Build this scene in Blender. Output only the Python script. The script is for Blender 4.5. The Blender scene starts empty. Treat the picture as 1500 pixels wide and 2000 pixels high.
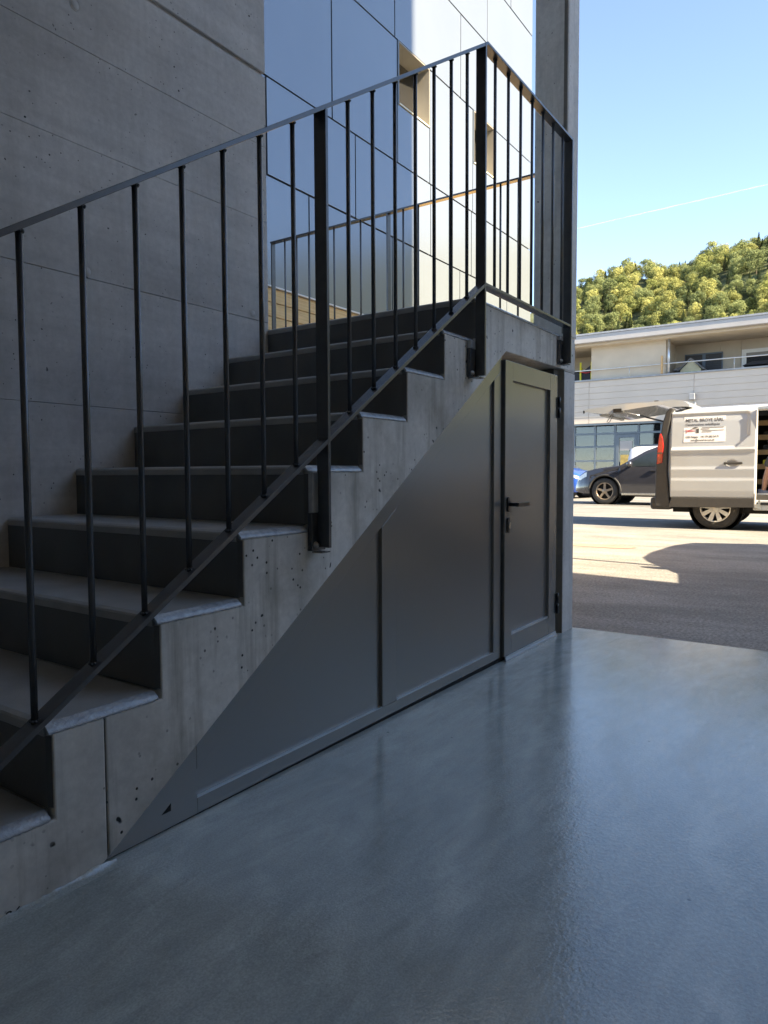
import bpy, bmesh, math, random
from mathutils import Vector, Matrix
R = math.radians
random.seed(7)
S = bpy.context.scene
C = S.collection

# ------------------------------------------------------------------ camera (photographer crouching on the resin floor)
cam = bpy.data.cameras.new('camera')
cam.sensor_fit = 'VERTICAL'; cam.sensor_height = 36; cam.lens = 24.565
cam.clip_start = 0.05; cam.clip_end = 20000
camo = bpy.data.objects.new('camera', cam); C.objects.link(camo)
yaw, pitch, roll = R(34.449), R(-3.180), R(-0.258)
fw = Vector((math.cos(pitch)*math.cos(yaw), math.cos(pitch)*math.sin(yaw), math.sin(pitch)))
rt = fw.cross(Vector((0, 0, 1))).normalized(); up = rt.cross(fw)
rr = rt*math.cos(roll) + up*math.sin(roll); uu = -rt*math.sin(roll) + up*math.cos(roll)
camo.matrix_world = Matrix(((rr.x, uu.x, -fw.x, 0), (rr.y, uu.y, -fw.y, 0), (rr.z, uu.z, -fw.z, 0), (0, 0, 0, 1)))
S.camera = camo

# ------------------------------------------------------------------ sky, sun, exposure
SUN_EL = 34.0
SUN_R = 0.13                         # shadow drift in X per metre of Y
sd = Vector((SUN_R, 1, 0)).normalized()*math.cos(R(SUN_EL)) + Vector((0, 0, -math.sin(R(SUN_EL))))   # travel direction
W = bpy.data.worlds.new('World'); S.world = W; W.use_nodes = True
nt = W.node_tree; nt.nodes.clear()
sky = nt.nodes.new('ShaderNodeTexSky'); sky.sky_type = 'NISHITA'; sky.sun_disc = False
sky.sun_elevation = R(SUN_EL)
sky.sun_rotation = math.atan2(-sd.x, -sd.y)
sky.air_density = 1.0; sky.dust_density = 0.15; sky.ozone_density = 2.0; sky.altitude = 4200
bg = nt.nodes.new('ShaderNodeBackground'); bg.inputs[1].default_value = 0.106
out = nt.nodes.new('ShaderNodeOutputWorld')
tint = nt.nodes.new('ShaderNodeMixRGB'); tint.blend_type = 'MULTIPLY'; tint.inputs[0].default_value = 1.0; tint.inputs[2].default_value = (1.12, 0.98, 0.835, 1)
nt.links.new(sky.outputs[0], tint.inputs[1]); nt.links.new(tint.outputs[0], bg.inputs[0]); nt.links.new(bg.outputs[0], out.inputs[0])
sl = bpy.data.lights.new('sun', 'SUN'); sl.energy = 4.3; sl.angle = R(0.53); sl.color = (1.0, 0.84, 0.60)
so = bpy.data.objects.new('sun', sl); C.objects.link(so)
so.rotation_euler = sd.to_track_quat('-Z', 'Y').to_euler()
S.view_settings.view_transform = 'Standard'; S.view_settings.look = 'None'
S.view_settings.exposure = 2.64; S.view_settings.gamma = 1.0; S.view_settings.use_curve_mapping = False
S.render.engine = 'CYCLES'
S.cycles.max_bounces = 10; S.cycles.diffuse_bounces = 6; S.cycles.glossy_bounces = 4; S.cycles.transparent_max_bounces = 12
S.cycles.use_denoising = True; S.cycles.sample_clamp_indirect = 6.0

# ------------------------------------------------------------------ materials
def new_mat(name):
    m = bpy.data.materials.new(name); m.use_nodes = True
    n = m.node_tree.nodes; n.clear()
    o = n.new('ShaderNodeOutputMaterial'); p = n.new('ShaderNodeBsdfPrincipled')
    m.node_tree.links.new(p.outputs[0], o.inputs[0])
    return m, n, m.node_tree.links, p, o
def coords(n, l, scale=(1, 1, 1), kind='Object'):
    t = n.new('ShaderNodeTexCoord'); mp = n.new('ShaderNodeMapping'); mp.inputs['Scale'].default_value = scale
    l.new(t.outputs[kind], mp.inputs[0]); return mp.outputs[0]
def noise(n, l, vec, scale, detail=4, rough=0.55, dist=0.0):
    t = n.new('ShaderNodeTexNoise'); t.inputs['Scale'].default_value = scale; t.inputs['Detail'].default_value = detail
    t.inputs['Roughness'].default_value = rough; t.inputs['Distortion'].default_value = dist
    l.new(vec, t.inputs['Vector']); return t.outputs[0]
def ramp(n, l, fac, stops, interp='LINEAR'):
    r = n.new('ShaderNodeValToRGB'); r.color_ramp.interpolation = interp
    e = r.color_ramp.elements
    while len(e) < len(stops): e.new(0.5)
    for i, (p, c) in enumerate(stops):
        e[i].position = p; e[i].color = (c[0], c[1], c[2], 1) if isinstance(c, (tuple, list)) else (c, c, c, 1)
    l.new(fac, r.inputs[0]); return r.outputs[0]
def mix(n, l, a, b, fac, mode='MIX'):
    m = n.new('ShaderNodeMixRGB'); m.blend_type = mode
    for i, v in ((0, fac), (1, a), (2, b)):
        if hasattr(v, 'is_output') or hasattr(v, 'links'): l.new(v, m.inputs[i])
        elif isinstance(v, (int, float)): m.inputs[i].default_value = v if i == 0 else (v, v, v, 1)
        else: m.inputs[i].default_value = (*v, 1)
    return m.outputs[0]
def bump(n, l, p, h, strength=0.2, dist=0.01, prev=None):
    b = n.new('ShaderNodeBump'); b.inputs['Strength'].default_value = strength; b.inputs['Distance'].default_value = dist
    l.new(h, b.inputs['Height'])
    if prev is not None: l.new(prev, b.inputs['Normal'])
    l.new(b.outputs[0], p.inputs['Normal']); return b.outputs[0]

def simple(name, col, rough=0.5, metal=0.0, spec=0.5, var=0.12, scale=6.0, bmp=0.0, bscale=80.0, coat=0.0, rvar=0.0):
    m, n, l, p, o = new_mat(name)
    v = coords(n, l)
    f = noise(n, l, v, scale, 5)
    a = tuple(c*(1-var) for c in col); b = tuple(min(1, c*(1+var)) for c in col)
    l.new(ramp(n, l, f, [(0.3, a), (0.7, b)]), p.inputs['Base Color'])
    p.inputs['Roughness'].default_value = rough; p.inputs['Metallic'].default_value = metal
    p.inputs['Specular IOR Level'].default_value = spec
    p.inputs['Coat Weight'].default_value = coat; p.inputs['Coat Roughness'].default_value = 0.05
    if rvar:
        l.new(ramp(n, l, noise(n, l, v, scale*2.3, 4), [(0.3, max(0.02, rough-rvar)), (0.7, min(1, rough+rvar))]), p.inputs['Roughness'])
    if bmp: bump(n, l, p, noise(n, l, v, bscale, 3), bmp, 0.004)
    return m

def concrete(name, light, dark, stain, pore_scale=16.0, pore=0.05, drip=0.5, boards=False, rough=0.75):
    m, n, l, p, o = new_mat(name)
    v = coords(n, l)
    big = noise(n, l, v, 1.3, 6, 0.6, 0.3)
    col = ramp(n, l, big, [(0.30, tuple(c*.88 for c in dark)), (0.50, light), (0.72, tuple(c*1.16 for c in light))])
    fine = noise(n, l, v, 38, 6, 0.7)
    col = mix(n, l, col, ramp(n, l, fine, [(0.25, 0.72), (0.75, 1.2)]), 0.55, 'MULTIPLY')
    if drip:
        dv = coords(n, l, (14, 14, 1.1))
        dr = noise(n, l, dv, 1.0, 5, 0.65)
        col = mix(n, l, col, stain, ramp(n, l, dr, [(0.50, 0.0), (0.74, drip)]))
        pt = noise(n, l, v, 3.1, 5, 0.6)
        col = mix(n, l, col, stain, ramp(n, l, pt, [(0.50, 0.0), (0.80, drip*1.1)]))
    if boards:
        bv = coords(n, l, (0.9, 1, 16))
        bw = noise(n, l, bv, 1.0, 4, 0.6)
        col = mix(n, l, col, ramp(n, l, bw, [(0.3, 0.82), (0.7, 1.12)]), 0.6, 'MULTIPLY')
    wv = n.new('ShaderNodeMixRGB'); wv.blend_type = 'ADD'; wv.inputs[0].default_value = 0.035
    wn_ = n.new('ShaderNodeTexNoise'); wn_.inputs['Scale'].default_value = 22; l.new(v, wn_.inputs['Vector']); l.new(v, wv.inputs[1]); l.new(wn_.outputs['Color'], wv.inputs[2])
    vo = n.new('ShaderNodeTexVoronoi'); vo.inputs['Scale'].default_value = pore_scale
    l.new(wv.outputs[0], vo.inputs['Vector'])
    d1 = mix(n, l, ramp(n, l, vo.outputs['Distance'], [(pore*0.9, 1.0), (pore*1.5, 0.0)]), ramp(n, l, noise(n, l, v, 7.0, 3), [(0.40, 0.0), (0.50, 1.0)]), 1.0, 'MULTIPLY')
    vo2 = n.new('ShaderNodeTexVoronoi'); vo2.inputs['Scale'].default_value = pore_scale*2.6
    l.new(v, vo2.inputs['Vector'])
    d2 = ramp(n, l, vo2.outputs['Distance'], [(pore*1.5, 1.0), (pore*2.3, 0.0)])
    msk = ramp(n, l, noise(n, l, v, 4.0, 4), [(0.44, 0.0), (0.58, 1.0)])
    pores = mix(n, l, d1, mix(n, l, d2, msk, 1.0, 'MULTIPLY'), 1.0, 'LIGHTEN')
    col = mix(n, l, col, (0.018, 0.018, 0.018), pores)
    l.new(col, p.inputs['Base Color'])
    p.inputs['Roughness'].default_value = rough; p.inputs['Specular IOR Level'].default_value = 0.35
    h = mix(n, l, ramp(n, l, fine, [(0.0, 0.35), (1.0, 0.65)]), 0.0, pores)
    bump(n, l, p, h, 0.55, 0.003)
    return m

M = {}
M['wall'] = concrete('wall_concrete', (0.58, 0.565, 0.54), (0.49, 0.475, 0.455), (0.40, 0.385, 0.355), 13, 0.046, 0.4, boards=True)
M['flank'] = concrete('stair_concrete', (0.66, 0.64, 0.59), (0.51, 0.49, 0.45), (0.20, 0.18, 0.135), 14, 0.070, 0.7)
M['column'] = concrete('column_concrete', (0.66, 0.645, 0.61), (0.54, 0.525, 0.495), (0.2, 0.19, 0.17), 14, 0.04, 0.4)
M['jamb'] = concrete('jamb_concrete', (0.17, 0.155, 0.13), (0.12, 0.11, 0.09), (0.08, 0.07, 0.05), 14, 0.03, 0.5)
M['ceiling'] = concrete('ceiling_concrete', (0.82, 0.81, 0.78), (0.76, 0.75, 0.72), (0.22, 0.2, 0.18), 14, 0.03, 0.2)

# resin floor: grey coating, orange peel, brushed swirls
m, n, l, p, o = new_mat('resin_floor'); M['floor'] = m
v = coords(n, l)
sw = noise(n, l, coords(n, l, (1.0, 2.6, 1)), 1.7, 7, 0.62, 1.6)
sw2 = noise(n, l, coords(n, l, (2.2, 7.0, 1)), 1.6, 6, 0.65, 2.2)
col = ramp(n, l, sw, [(0.32, (0.33, 0.352, 0.322)), (0.5, (0.39, 0.41, 0.376)), (0.70, (0.45, 0.468, 0.43))])
col = mix(n, l, col, ramp(n, l, sw2, [(0.35, 0.82), (0.68, 1.14)]), 0.6, 'MULTIPLY')
arc = n.new('ShaderNodeTexWave'); arc.wave_type = 'RINGS'; arc.rings_direction = 'Z'; arc.inputs['Scale'].default_value = 1.3; arc.inputs['Distortion'].default_value = 5.5; arc.inputs['Detail'].default_value = 4; arc.inputs['Detail Scale'].default_value = 1.6
am = n.new('ShaderNodeMapping'); am.inputs['Location'].default_value = (-2.6, 0.9, 0); tc_ = n.new('ShaderNodeTexCoord'); l.new(tc_.outputs['Object'], am.inputs[0]); l.new(am.outputs[0], arc.inputs['Vector'])
arcm = mix(n, l, ramp(n, l, arc.outputs[0], [(0.72, 0.0), (0.97, 1.0)]), ramp(n, l, noise(n, l, v, 1.1, 3), [(0.42, 0.0), (0.62, 1.0)]), 1.0, 'MULTIPLY')
col = mix(n, l, col, tuple(c*1.45 for c in (0.275, 0.298, 0.284)), mix(n, l, arcm, 0.38, 1.0, 'MULTIPLY'))
br = n.new('ShaderNodeTexWave'); br.wave_type = 'RINGS'; br.rings_direction = 'Z'; br.inputs['Scale'].default_value = 1.5; br.inputs['Distortion'].default_value = 9.0; br.inputs['Detail'].default_value = 6; br.inputs['Detail Scale'].default_value = 0.7; br.inputs['Detail Roughness'].default_value = 0.62
bm_ = n.new('ShaderNodeMapping'); bm_.inputs['Location'].default_value = (-2.1, 1.1, 0); l.new(tc_.outputs['Object'], bm_.inputs[0]); l.new(bm_.outputs[0], br.inputs['Vector'])
brm = mix(n, l, ramp(n, l, br.outputs[0], [(0.62, 0.0), (0.98, 1.0)]), ramp(n, l, noise(n, l, v, 1.6, 4, 0.6, 0.8), [(0.44, 0.0), (0.60, 1.0)]), 1.0, 'MULTIPLY')
col = mix(n, l, col, mix(n, l, 1.0, 1.22, brm), 1.0, 'MULTIPLY')
col = mix(n, l, col, ramp(n, l, noise(n, l, v, 240, 2), [(0.3, 0.86), (0.7, 1.12)]), 1.0, 'MULTIPLY')
col = mix(n, l, col, ramp(n, l, noise(n, l, v, 0.8, 6, 0.7), [(0.30, 0.80), (0.55, 1.04)]), 1.0, 'MULTIPLY')
spots = n.new('ShaderNodeTexVoronoi'); spots.inputs['Scale'].default_value = 5.0; l.new(v, spots.inputs['Vector'])
col = mix(n, l, col, (0.06, 0.07, 0.075), ramp(n, l, spots.outputs['Distance'], [(0.012, 0.8), (0.03, 0.0)]))
l.new(col, p.inputs['Base Color'])
l.new(mix(n, l, ramp(n, l, sw2, [(0.32, 0.07), (0.5, 0.11), (0.70, 0.20)]), 0.24, mix(n, l, arcm, brm, 0.3)), p.inputs['Roughness'])
p.inputs['Specular IOR Level'].default_value = 1.0
b1 = n.new('ShaderNodeBump'); b1.inputs['Strength'].default_value = 0.22; b1.inputs['Distance'].default_value = 0.0016
l.new(sw2, b1.inputs['Height'])
peel = noise(n, l, v, 110, 2, 0.5)
bump(n, l, p, ramp(n, l, peel, [(0.42, 0.0), (0.62, 1.0)]), 0.35, 0.00045, b1.outputs[0])

# asphalt of the yard: dusty, worn
m, n, l, p, o = new_mat('yard_asphalt'); M['asphalt'] = m
v = coords(n, l)
big = noise(n, l, v, 0.35, 6, 0.6); gr = noise(n, l, v, 55, 6, 0.8); md = noise(n, l, coords(n, l, (1, 0.35, 1)), 2.4, 6, 0.65)
col = ramp(n, l, big, [(0.3, (0.195, 0.188, 0.175)), (0.7, (0.27, 0.26, 0.24))])
col = mix(n, l, col, ramp(n, l, gr, [(0.30, 0.25), (0.5, 0.95), (0.70, 1.75)]), 0.9, 'MULTIPLY')
col = mix(n, l, col, ramp(n, l, md, [(0.35, 0.70), (0.62, 1.10)]), 0.9, 'MULTIPLY')
l.new(col, p.inputs['Base Color']); p.inputs['Roughness'].default_value = 0.85; p.inputs['Specular IOR Level'].default_value = 0.25
bump(n, l, p, gr, 0.8, 0.006)

# coated stair parts
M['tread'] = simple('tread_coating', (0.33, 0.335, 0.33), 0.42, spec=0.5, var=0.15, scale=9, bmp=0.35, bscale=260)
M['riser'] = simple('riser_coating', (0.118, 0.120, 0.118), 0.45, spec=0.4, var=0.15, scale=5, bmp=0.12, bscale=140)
M['edge'] = simple('edge_resin', (0.36, 0.38, 0.40), 0.12, spec=1.0, var=0.25, scale=50, bmp=0.5, bscale=160)  # paler and bluer than the treads: reflected sky put into the colour
M['steel'] = simple('anthracite_steel', (0.062, 0.063, 0.066), 0.27, spec=0.7, var=0.12, scale=20, bmp=0.05, bscale=300)
M['infill'] = simple('grey_sheet_paint', (0.27, 0.265, 0.25), 0.25, metal=0.6, spec=0.5, var=0.03, scale=0.9, bmp=0.02, bscale=2.2)
M['zinc'] = simple('zinc_shim', (0.42, 0.44, 0.46), 0.4, metal=0.3, var=0.2, scale=30)
M['bolt'] = simple('bright_bolt', (0.5, 0.49, 0.47), 0.3, metal=0.9, var=0.15, scale=40)
M['black'] = simple('black_hardware', (0.012, 0.012, 0.013), 0.28, var=0.1)
M['brass'] = simple('nickel_cylinder', (0.6, 0.57, 0.5), 0.25, metal=0.9, var=0.1)
M['alu'] = simple('aluminium_sill', (0.55, 0.58, 0.60), 0.3, metal=0.7, var=0.1)
M['void'] = simple('dark_cavity', (0.006, 0.006, 0.006), 0.9, var=0.1)
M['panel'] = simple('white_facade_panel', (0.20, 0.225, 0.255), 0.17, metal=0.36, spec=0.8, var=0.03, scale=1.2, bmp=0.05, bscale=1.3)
M['joint'] = simple('facade_joint', (0.05, 0.055, 0.06), 0.8)
M['reveal'] = simple('window_reveal', (0.24, 0.215, 0.175), 0.45, var=0.05)
M['cream_sill'] = simple('cream_sill', (0.72, 0.68, 0.52), 0.4, var=0.05)
# timber plinth
m, n, l, p, o = new_mat('timber_boards'); M['timber'] = m
gv = coords(n, l, (1.2, 1, 40)); g = noise(n, l, gv, 1.5, 6, 0.6, 0.6)
l.new(ramp(n, l, g, [(0.3, (0.56, 0.36, 0.14)), (0.55, (0.74, 0.51, 0.23)), (0.75, (0.80, 0.58, 0.30))]), p.inputs['Base Color'])
p.inputs['Roughness'].default_value = 0.7
bump(n, l, p, g, 0.3, 0.004)
M['cladding'] = simple('cream_cladding', (0.58, 0.51, 0.425), 0.6, var=0.05, scale=0.8)
M['cream_wall'] = simple('cream_render', (0.54, 0.47, 0.365), 0.8, var=0.06, scale=1.5, bmp=0.1, bscale=60)
M['roof_edge'] = simple('roof_edge_sheet', (0.40, 0.385, 0.37), 0.5, var=0.07, scale=1.0)
M['roof_top'] = simple('roof_flashing', (0.33, 0.34, 0.35), 0.5, metal=0.3)
M['alu_frame'] = simple('blue_grey_frame', (0.13, 0.16, 0.19), 0.4, metal=0.3, var=0.05)
M['dark_blind'] = simple('dark_louvre', (0.045, 0.042, 0.04), 0.45, var=0.2, scale=30)
M['white_paint'] = simple('white_frame_paint', (0.75, 0.73, 0.68), 0.4, var=0.04)
M['van_white'] = simple('van_white_paint', (0.375, 0.385, 0.395), 0.26, spec=0.5, var=0.025, scale=2, coat=0.6)
M['trim'] = simple('van_grey_plastic', (0.034, 0.032, 0.030), 0.55, var=0.12, scale=20, bmp=0.1, bscale=400)
M['rubber'] = simple('tyre_rubber', (0.028, 0.026, 0.024), 0.8, var=0.2, scale=30)
M['rim'] = simple('wheel_trim', (0.52, 0.50, 0.46), 0.35, metal=0.4, var=0.08, scale=15)
M['rim_bronze'] = simple('bronze_rim', (0.30, 0.235, 0.17), 0.35, metal=0.4, var=0.08, scale=15)
M['suv'] = simple('suv_dark_paint', (0.028, 0.028, 0.034), 0.22, spec=0.55, var=0.08, coat=0.8)
M['blue'] = simple('blue_car_paint', (0.03, 0.09, 0.38), 0.25, var=0.05, coat=0.8)
M['white_car'] = simple('white_car_paint', (0.55, 0.55, 0.57), 0.25, var=0.03, coat=0.8)
M['grey_car'] = simple('grey_car_paint', (0.22, 0.23, 0.24), 0.25, var=0.05, coat=0.8)
M['lamp_glass'] = simple('lamp_lens', (0.62, 0.68, 0.70), 0.12, spec=0.8, var=0.2, scale=30)
M['red_lens'] = simple('red_lens', (0.34, 0.016, 0.012), 0.18, spec=0.7, var=0.3, scale=14)
M['chrome'] = simple('chrome_trim', (0.7, 0.68, 0.62), 0.2, metal=0.9, var=0.05)
M['plywood'] = simple('shelf_plywood', (0.56, 0.36, 0.16), 0.6, var=0.15, scale=8)
M['van_inside'] = simple('van_lining', (0.05, 0.045, 0.04), 0.8, var=0.2)
M['yellow'] = simple('yellow_plastic', (0.78, 0.70, 0.05), 0.45, var=0.06)
M['red'] = simple('red_strap', (0.6, 0.05, 0.05), 0.6)
M['net'] = simple('dark_net', (0.04, 0.042, 0.05), 0.9, var=0.3, scale=30)
M['skin'] = simple('skin', (0.30, 0.155, 0.095), 0.5, var=0.08, scale=30)
M['cloth'] = simple('dark_work_cloth', (0.035, 0.036, 0.042), 0.85, var=0.25, scale=40, bmp=0.3, bscale=60)
M['shoe'] = simple('grey_sneaker', (0.13, 0.14, 0.18), 0.7, var=0.5, scale=35)
M['hair'] = simple('brown_hair', (0.05, 0.03, 0.02), 0.7, var=0.3, scale=50)
M['sticker'] = simple('sign_foil', (0.70, 0.69, 0.68), 0.4, var=0.02)
M['ink'] = simple('dark_ink', (0.07, 0.07, 0.075), 0.6)
M['ink_red'] = simple('red_ink', (0.45, 0.08, 0.08), 0.6)
M['pencil'] = simple('pencil_mark', (0.035, 0.033, 0.03), 0.9, var=0.4, scale=80)
M['bark'] = simple('bark', (0.11, 0.085, 0.06), 0.9, var=0.3, scale=12)
M['poster'] = simple('yellow_poster', (0.36, 0.27, 0.08), 0.5, var=0.3, scale=9)
M['orange_board'] = simple('orange_board', (0.62, 0.36, 0.18), 0.6, var=0.15, scale=4)
M['roof_grey'] = simple('playhouse_roof', (0.20, 0.19, 0.18), 0.7, var=0.1)
M['beige_plastic'] = simple('playhouse_plastic', (0.66, 0.58, 0.36), 0.5, var=0.05)
M['green_plastic'] = simple('green_shutter', (0.25, 0.42, 0.10), 0.5, var=0.05)
M['lane'] = simple('worn_red_paint', (0.29, 0.19, 0.145), 0.85, var=0.3, scale=3)
M['neighbour'] = simple('white_render', (0.74, 0.73, 0.70), 0.85, var=0.05, scale=0.6)

def glass(name, tint, refl):
    m, n, l, p, o = new_mat(name)
    n.remove(p)
    t = n.new('ShaderNodeBsdfTransparent'); t.inputs[0].default_value = (*tint, 1)
    g = n.new('ShaderNodeBsdfGlossy'); g.inputs['Roughness'].default_value = 0.03
    fr = n.new('ShaderNodeFresnel'); fr.inputs['IOR'].default_value = 1.5
    ad = n.new('ShaderNodeMath'); ad.operation = 'ADD'; ad.inputs[1].default_value = refl; ad.use_clamp = True
    l.new(fr.outputs[0], ad.inputs[0])
    mx = n.new('ShaderNodeMixShader'); l.new(ad.outputs[0], mx.inputs[0]); l.new(t.outputs[0], mx.inputs[1]); l.new(g.outputs[0], mx.inputs[2])
    l.new(mx.outputs[0], o.inputs[0]); return m
M['glass'] = glass('shop_glass', (0.34, 0.40, 0.46), 0.06)
M['win_glass'] = glass('window_glass', (0.25, 0.27, 0.3), 0.25)
M['car_glass'] = glass('car_glass', (0.10, 0.12, 0.12), 0.10)

def leaf(name, a, b):
    m, n, l, p, o = new_mat(name)
    oi = n.new('ShaderNodeObjectInfo'); v = coords(n, l)
    f = noise(n, l, v, 0.55, 3)
    c1 = ramp(n, l, oi.outputs['Random'], [(0.0, tuple(c*.8 for c in a)), (1.0, b)])
    col = mix(n, l, c1, ramp(n, l, f, [(0.3, 0.74), (0.7, 1.24)]), 1.0, 'MULTIPLY')
    l.new(col, p.inputs['Base Color']); p.inputs['Roughness'].default_value = 0.7; p.inputs['Specular IOR Level'].default_value = 0.2
    tr = n.new('ShaderNodeBsdfTranslucent'); l.new(col, tr.inputs[0])
    mx = n.new('ShaderNodeMixShader'); mx.inputs[0].default_value = 0.3
    l.new(p.outputs[0], mx.inputs[1]); l.new(tr.outputs[0], mx.inputs[2]); l.new(mx.outputs[0], o.inputs[0])
    return m
M['leaf_green'] = leaf('broadleaf_green', (0.15, 0.185, 0.075), (0.23, 0.26, 0.105))  # leaf colours in this group greyed slightly as painted distance haze
M['leaf_yellow'] = leaf('broadleaf_yellow', (0.32, 0.35, 0.11), (0.41, 0.40, 0.14))
M['leaf_olive'] = leaf('broadleaf_olive', (0.22, 0.25, 0.08), (0.30, 0.30, 0.10))
M['leaf_conifer'] = leaf('conifer_needles', (0.06, 0.09, 0.045), (0.09, 0.12, 0.05))
M['hill'] = simple('forest_floor', (0.07, 0.08, 0.03), 0.95, var=0.4, scale=0.05)
m, n, l, p, o = new_mat('contrail_ice'); M['contrail'] = m
v = coords(n, l); tr = n.new('ShaderNodeBsdfTransparent')
mx = n.new('ShaderNodeMixShader'); l.new(ramp(n, l, noise(n, l, v, 0.004, 4), [(0.3, 0.04), (0.7, 0.17)]), mx.inputs[0])
p.inputs['Base Color'].default_value = (0.9, 0.9, 0.9, 1); p.inputs['Roughness'].default_value = 1.0
l.new(tr.outputs[0], mx.inputs[1]); l.new(p.outputs[0], mx.inputs[2]); l.new(mx.outputs[0], o.inputs[0])

# ------------------------------------------------------------------ mesh helpers
ORG = {}
class MB:
    def __init__(s): s.v = []; s.f = []; s.sm = []
    def add(s, vs, fs, smooth=False):
        b = len(s.v); s.v += [Vector(q) for q in vs]
        for f in fs: s.f.append([b+i for i in f]); s.sm.append(smooth)
        return s
    def box(s, x0, x1, y0, y1, z0, z1):
        if x0 > x1: x0, x1 = x1, x0
        if y0 > y1: y0, y1 = y1, y0
        if z0 > z1: z0, z1 = z1, z0
        return s.add([(x0,y0,z0),(x1,y0,z0),(x1,y1,z0),(x0,y1,z0),(x0,y0,z1),(x1,y0,z1),(x1,y1,z1),(x0,y1,z1)],
              [(0,3,2,1),(4,5,6,7),(0,1,5,4),(1,2,6,5),(2,3,7,6),(3,0,4,7)])
    def prism(s, poly, axis, a, b):
        """poly = 2D points; axis 'y': (x,z) extruded a..b in y; 'x': (y,z); 'z': (x,y)"""
        def mk(p, t): return {'y': (p[0], t, p[1]), 'x': (t, p[0], p[1]), 'z': (p[0], p[1], t)}[axis]
        N = len(poly)
        fs = [tuple(range(N)), tuple(range(2*N-1, N-1, -1))] + [(i, i+N, (i+1) % N+N, (i+1) % N) for i in range(N)]
        return s.add([mk(q, a) for q in poly]+[mk(q, b) for q in poly], fs)
    def tube(s, pts, r, seg=12, caps=True):
        pts = [Vector(q) for q in pts]; base = len(s.v); N = len(pts)
        for i, q in enumerate(pts):
            d = (pts[min(i+1, N-1)]-pts[max(i-1, 0)]).normalized()
            a = d.cross(Vector((0, 0, 1)))
            if a.length < 1e-3: a = Vector((1, 0, 0))
            a.normalize(); b = d.cross(a)
            rad = r[i] if isinstance(r, (list, tuple)) else r
            for k in range(seg):
                t = 2*math.pi*k/seg; s.v.append(q + a*math.cos(t)*rad + b*math.sin(t)*rad)
        for i in range(N-1):
            for k in range(seg):
                s.f.append([base+i*seg+k, base+i*seg+(k+1) % seg, base+(i+1)*seg+(k+1) % seg, base+(i+1)*seg+k]); s.sm.append(True)
        if caps:
            s.f.append([base+k for k in range(seg)][::-1]); s.sm.append(False)
            s.f.append([base+(N-1)*seg+k for k in range(seg)]); s.sm.append(False)
        return s
    def lathe(s, prof, axis_pt, axis='x', seg=28):
        """prof = [(radius, t)], revolve about an axis through axis_pt"""
        base = len(s.v); P = Vector(axis_pt)
        for rad, t in prof:
            for k in range(seg):
                a = 2*math.pi*k/seg; c, q = math.cos(a)*rad, math.sin(a)*rad
                s.v.append(P + Vector({'x': (t, c, q), 'y': (c, t, q), 'z': (c, q, t)}[axis]))
        for i in range(len(prof)-1):
            for k in range(seg):
                s.f.append([base+i*seg+k, base+i*seg+(k+1) % seg, base+(i+1)*seg+(k+1) % seg, base+(i+1)*seg+k]); s.sm.append(True)
        return s
    def mesh(s, name, org=(0, 0, 0)):
        me = bpy.data.meshes.new(name); o3 = Vector(org)
        me.from_pydata([tuple(q-o3) for q in s.v], [], s.f)
        me.polygons.foreach_set('use_smooth', s.sm); me.update()
        bm = bmesh.new(); bm.from_mesh(me); bmesh.ops.recalc_face_normals(bm, faces=bm.faces); bm.to_mesh(me); bm.free()
        return me

def tag(o, label=None, cat=None, group=None, kind=None):
    if label: o['label'] = label
    if cat: o['category'] = cat
    if group: o['group'] = group
    if kind: o['kind'] = kind
    return o
def thing(name, label, cat, loc=(0, 0, 0), rz=0.0, group=None):
    o = bpy.data.objects.new(name, None); C.objects.link(o); o.location = loc; o.rotation_euler = (0, 0, rz)
    o.empty_display_size = 0.2
    ORG[o] = Vector(loc) if not rz else Vector((0, 0, 0))
    return tag(o, label, cat, group)
def part(name, mb, mat, parent=None, bevel=0.0, seg=2, wn=False):
    org = ORG.get(parent, Vector((0, 0, 0))) if parent else Vector((0, 0, 0))
    me = mb.mesh(name, org)
    me.materials.append(M[mat] if isinstance(mat, str) else mat)
    o = bpy.data.objects.new(name, me); C.objects.link(o)
    if parent: o.parent = parent
    ORG[o] = org
    if bevel:
        b = o.modifiers.new('bevel', 'BEVEL'); b.width = bevel; b.segments = seg; b.limit_method = 'ANGLE'; b.angle_limit = R(35)
    return o
def inst(name, me, parent, loc, rot=None, scale=None):
    o = bpy.data.objects.new(name, me); C.objects.link(o); o.parent = parent; o.location = loc
    if rot is not None: o.rotation_euler = rot
    if scale is not None: o.scale = scale
    ORG[o] = Vector((0, 0, 0)); return o
def copy_tree(o, parent=None):
    c = o.copy(); C.objects.link(c); c.parent = parent; ORG[c] = ORG.get(o, Vector((0, 0, 0)))
    for ch in o.children: copy_tree(ch, c)
    return c
def box(*a): return MB().box(*a)
def text_mesh(txt, size, mat, mtx, name, parent, extrude=0.0006, squash=1.0, bold=0.0):
    cu = bpy.data.curves.new('t', 'FONT'); cu.body = txt; cu.size = size; cu.extrude = extrude; cu.resolution_u = 3; cu.offset = bold
    cu.align_x = 'LEFT'
    to = bpy.data.objects.new('t', cu); C.objects.link(to)
    bpy.context.view_layer.update()
    me = bpy.data.meshes.new_from_object(to.evaluated_get(bpy.context.evaluated_depsgraph_get()))
    bpy.data.objects.remove(to); bpy.data.curves.remove(cu)
    me.name = name
    me.transform(Matrix.Diagonal((squash, 1, 1, 1))); me.transform(mtx)
    org = ORG.get(parent, Vector((0, 0, 0))); me.transform(Matrix.Translation(-org))
    me.materials.clear(); me.materials.append(M[mat])
    o = bpy.data.objects.new(name, me); C.objects.link(o); o.parent = parent; ORG[o] = org
    return o

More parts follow.
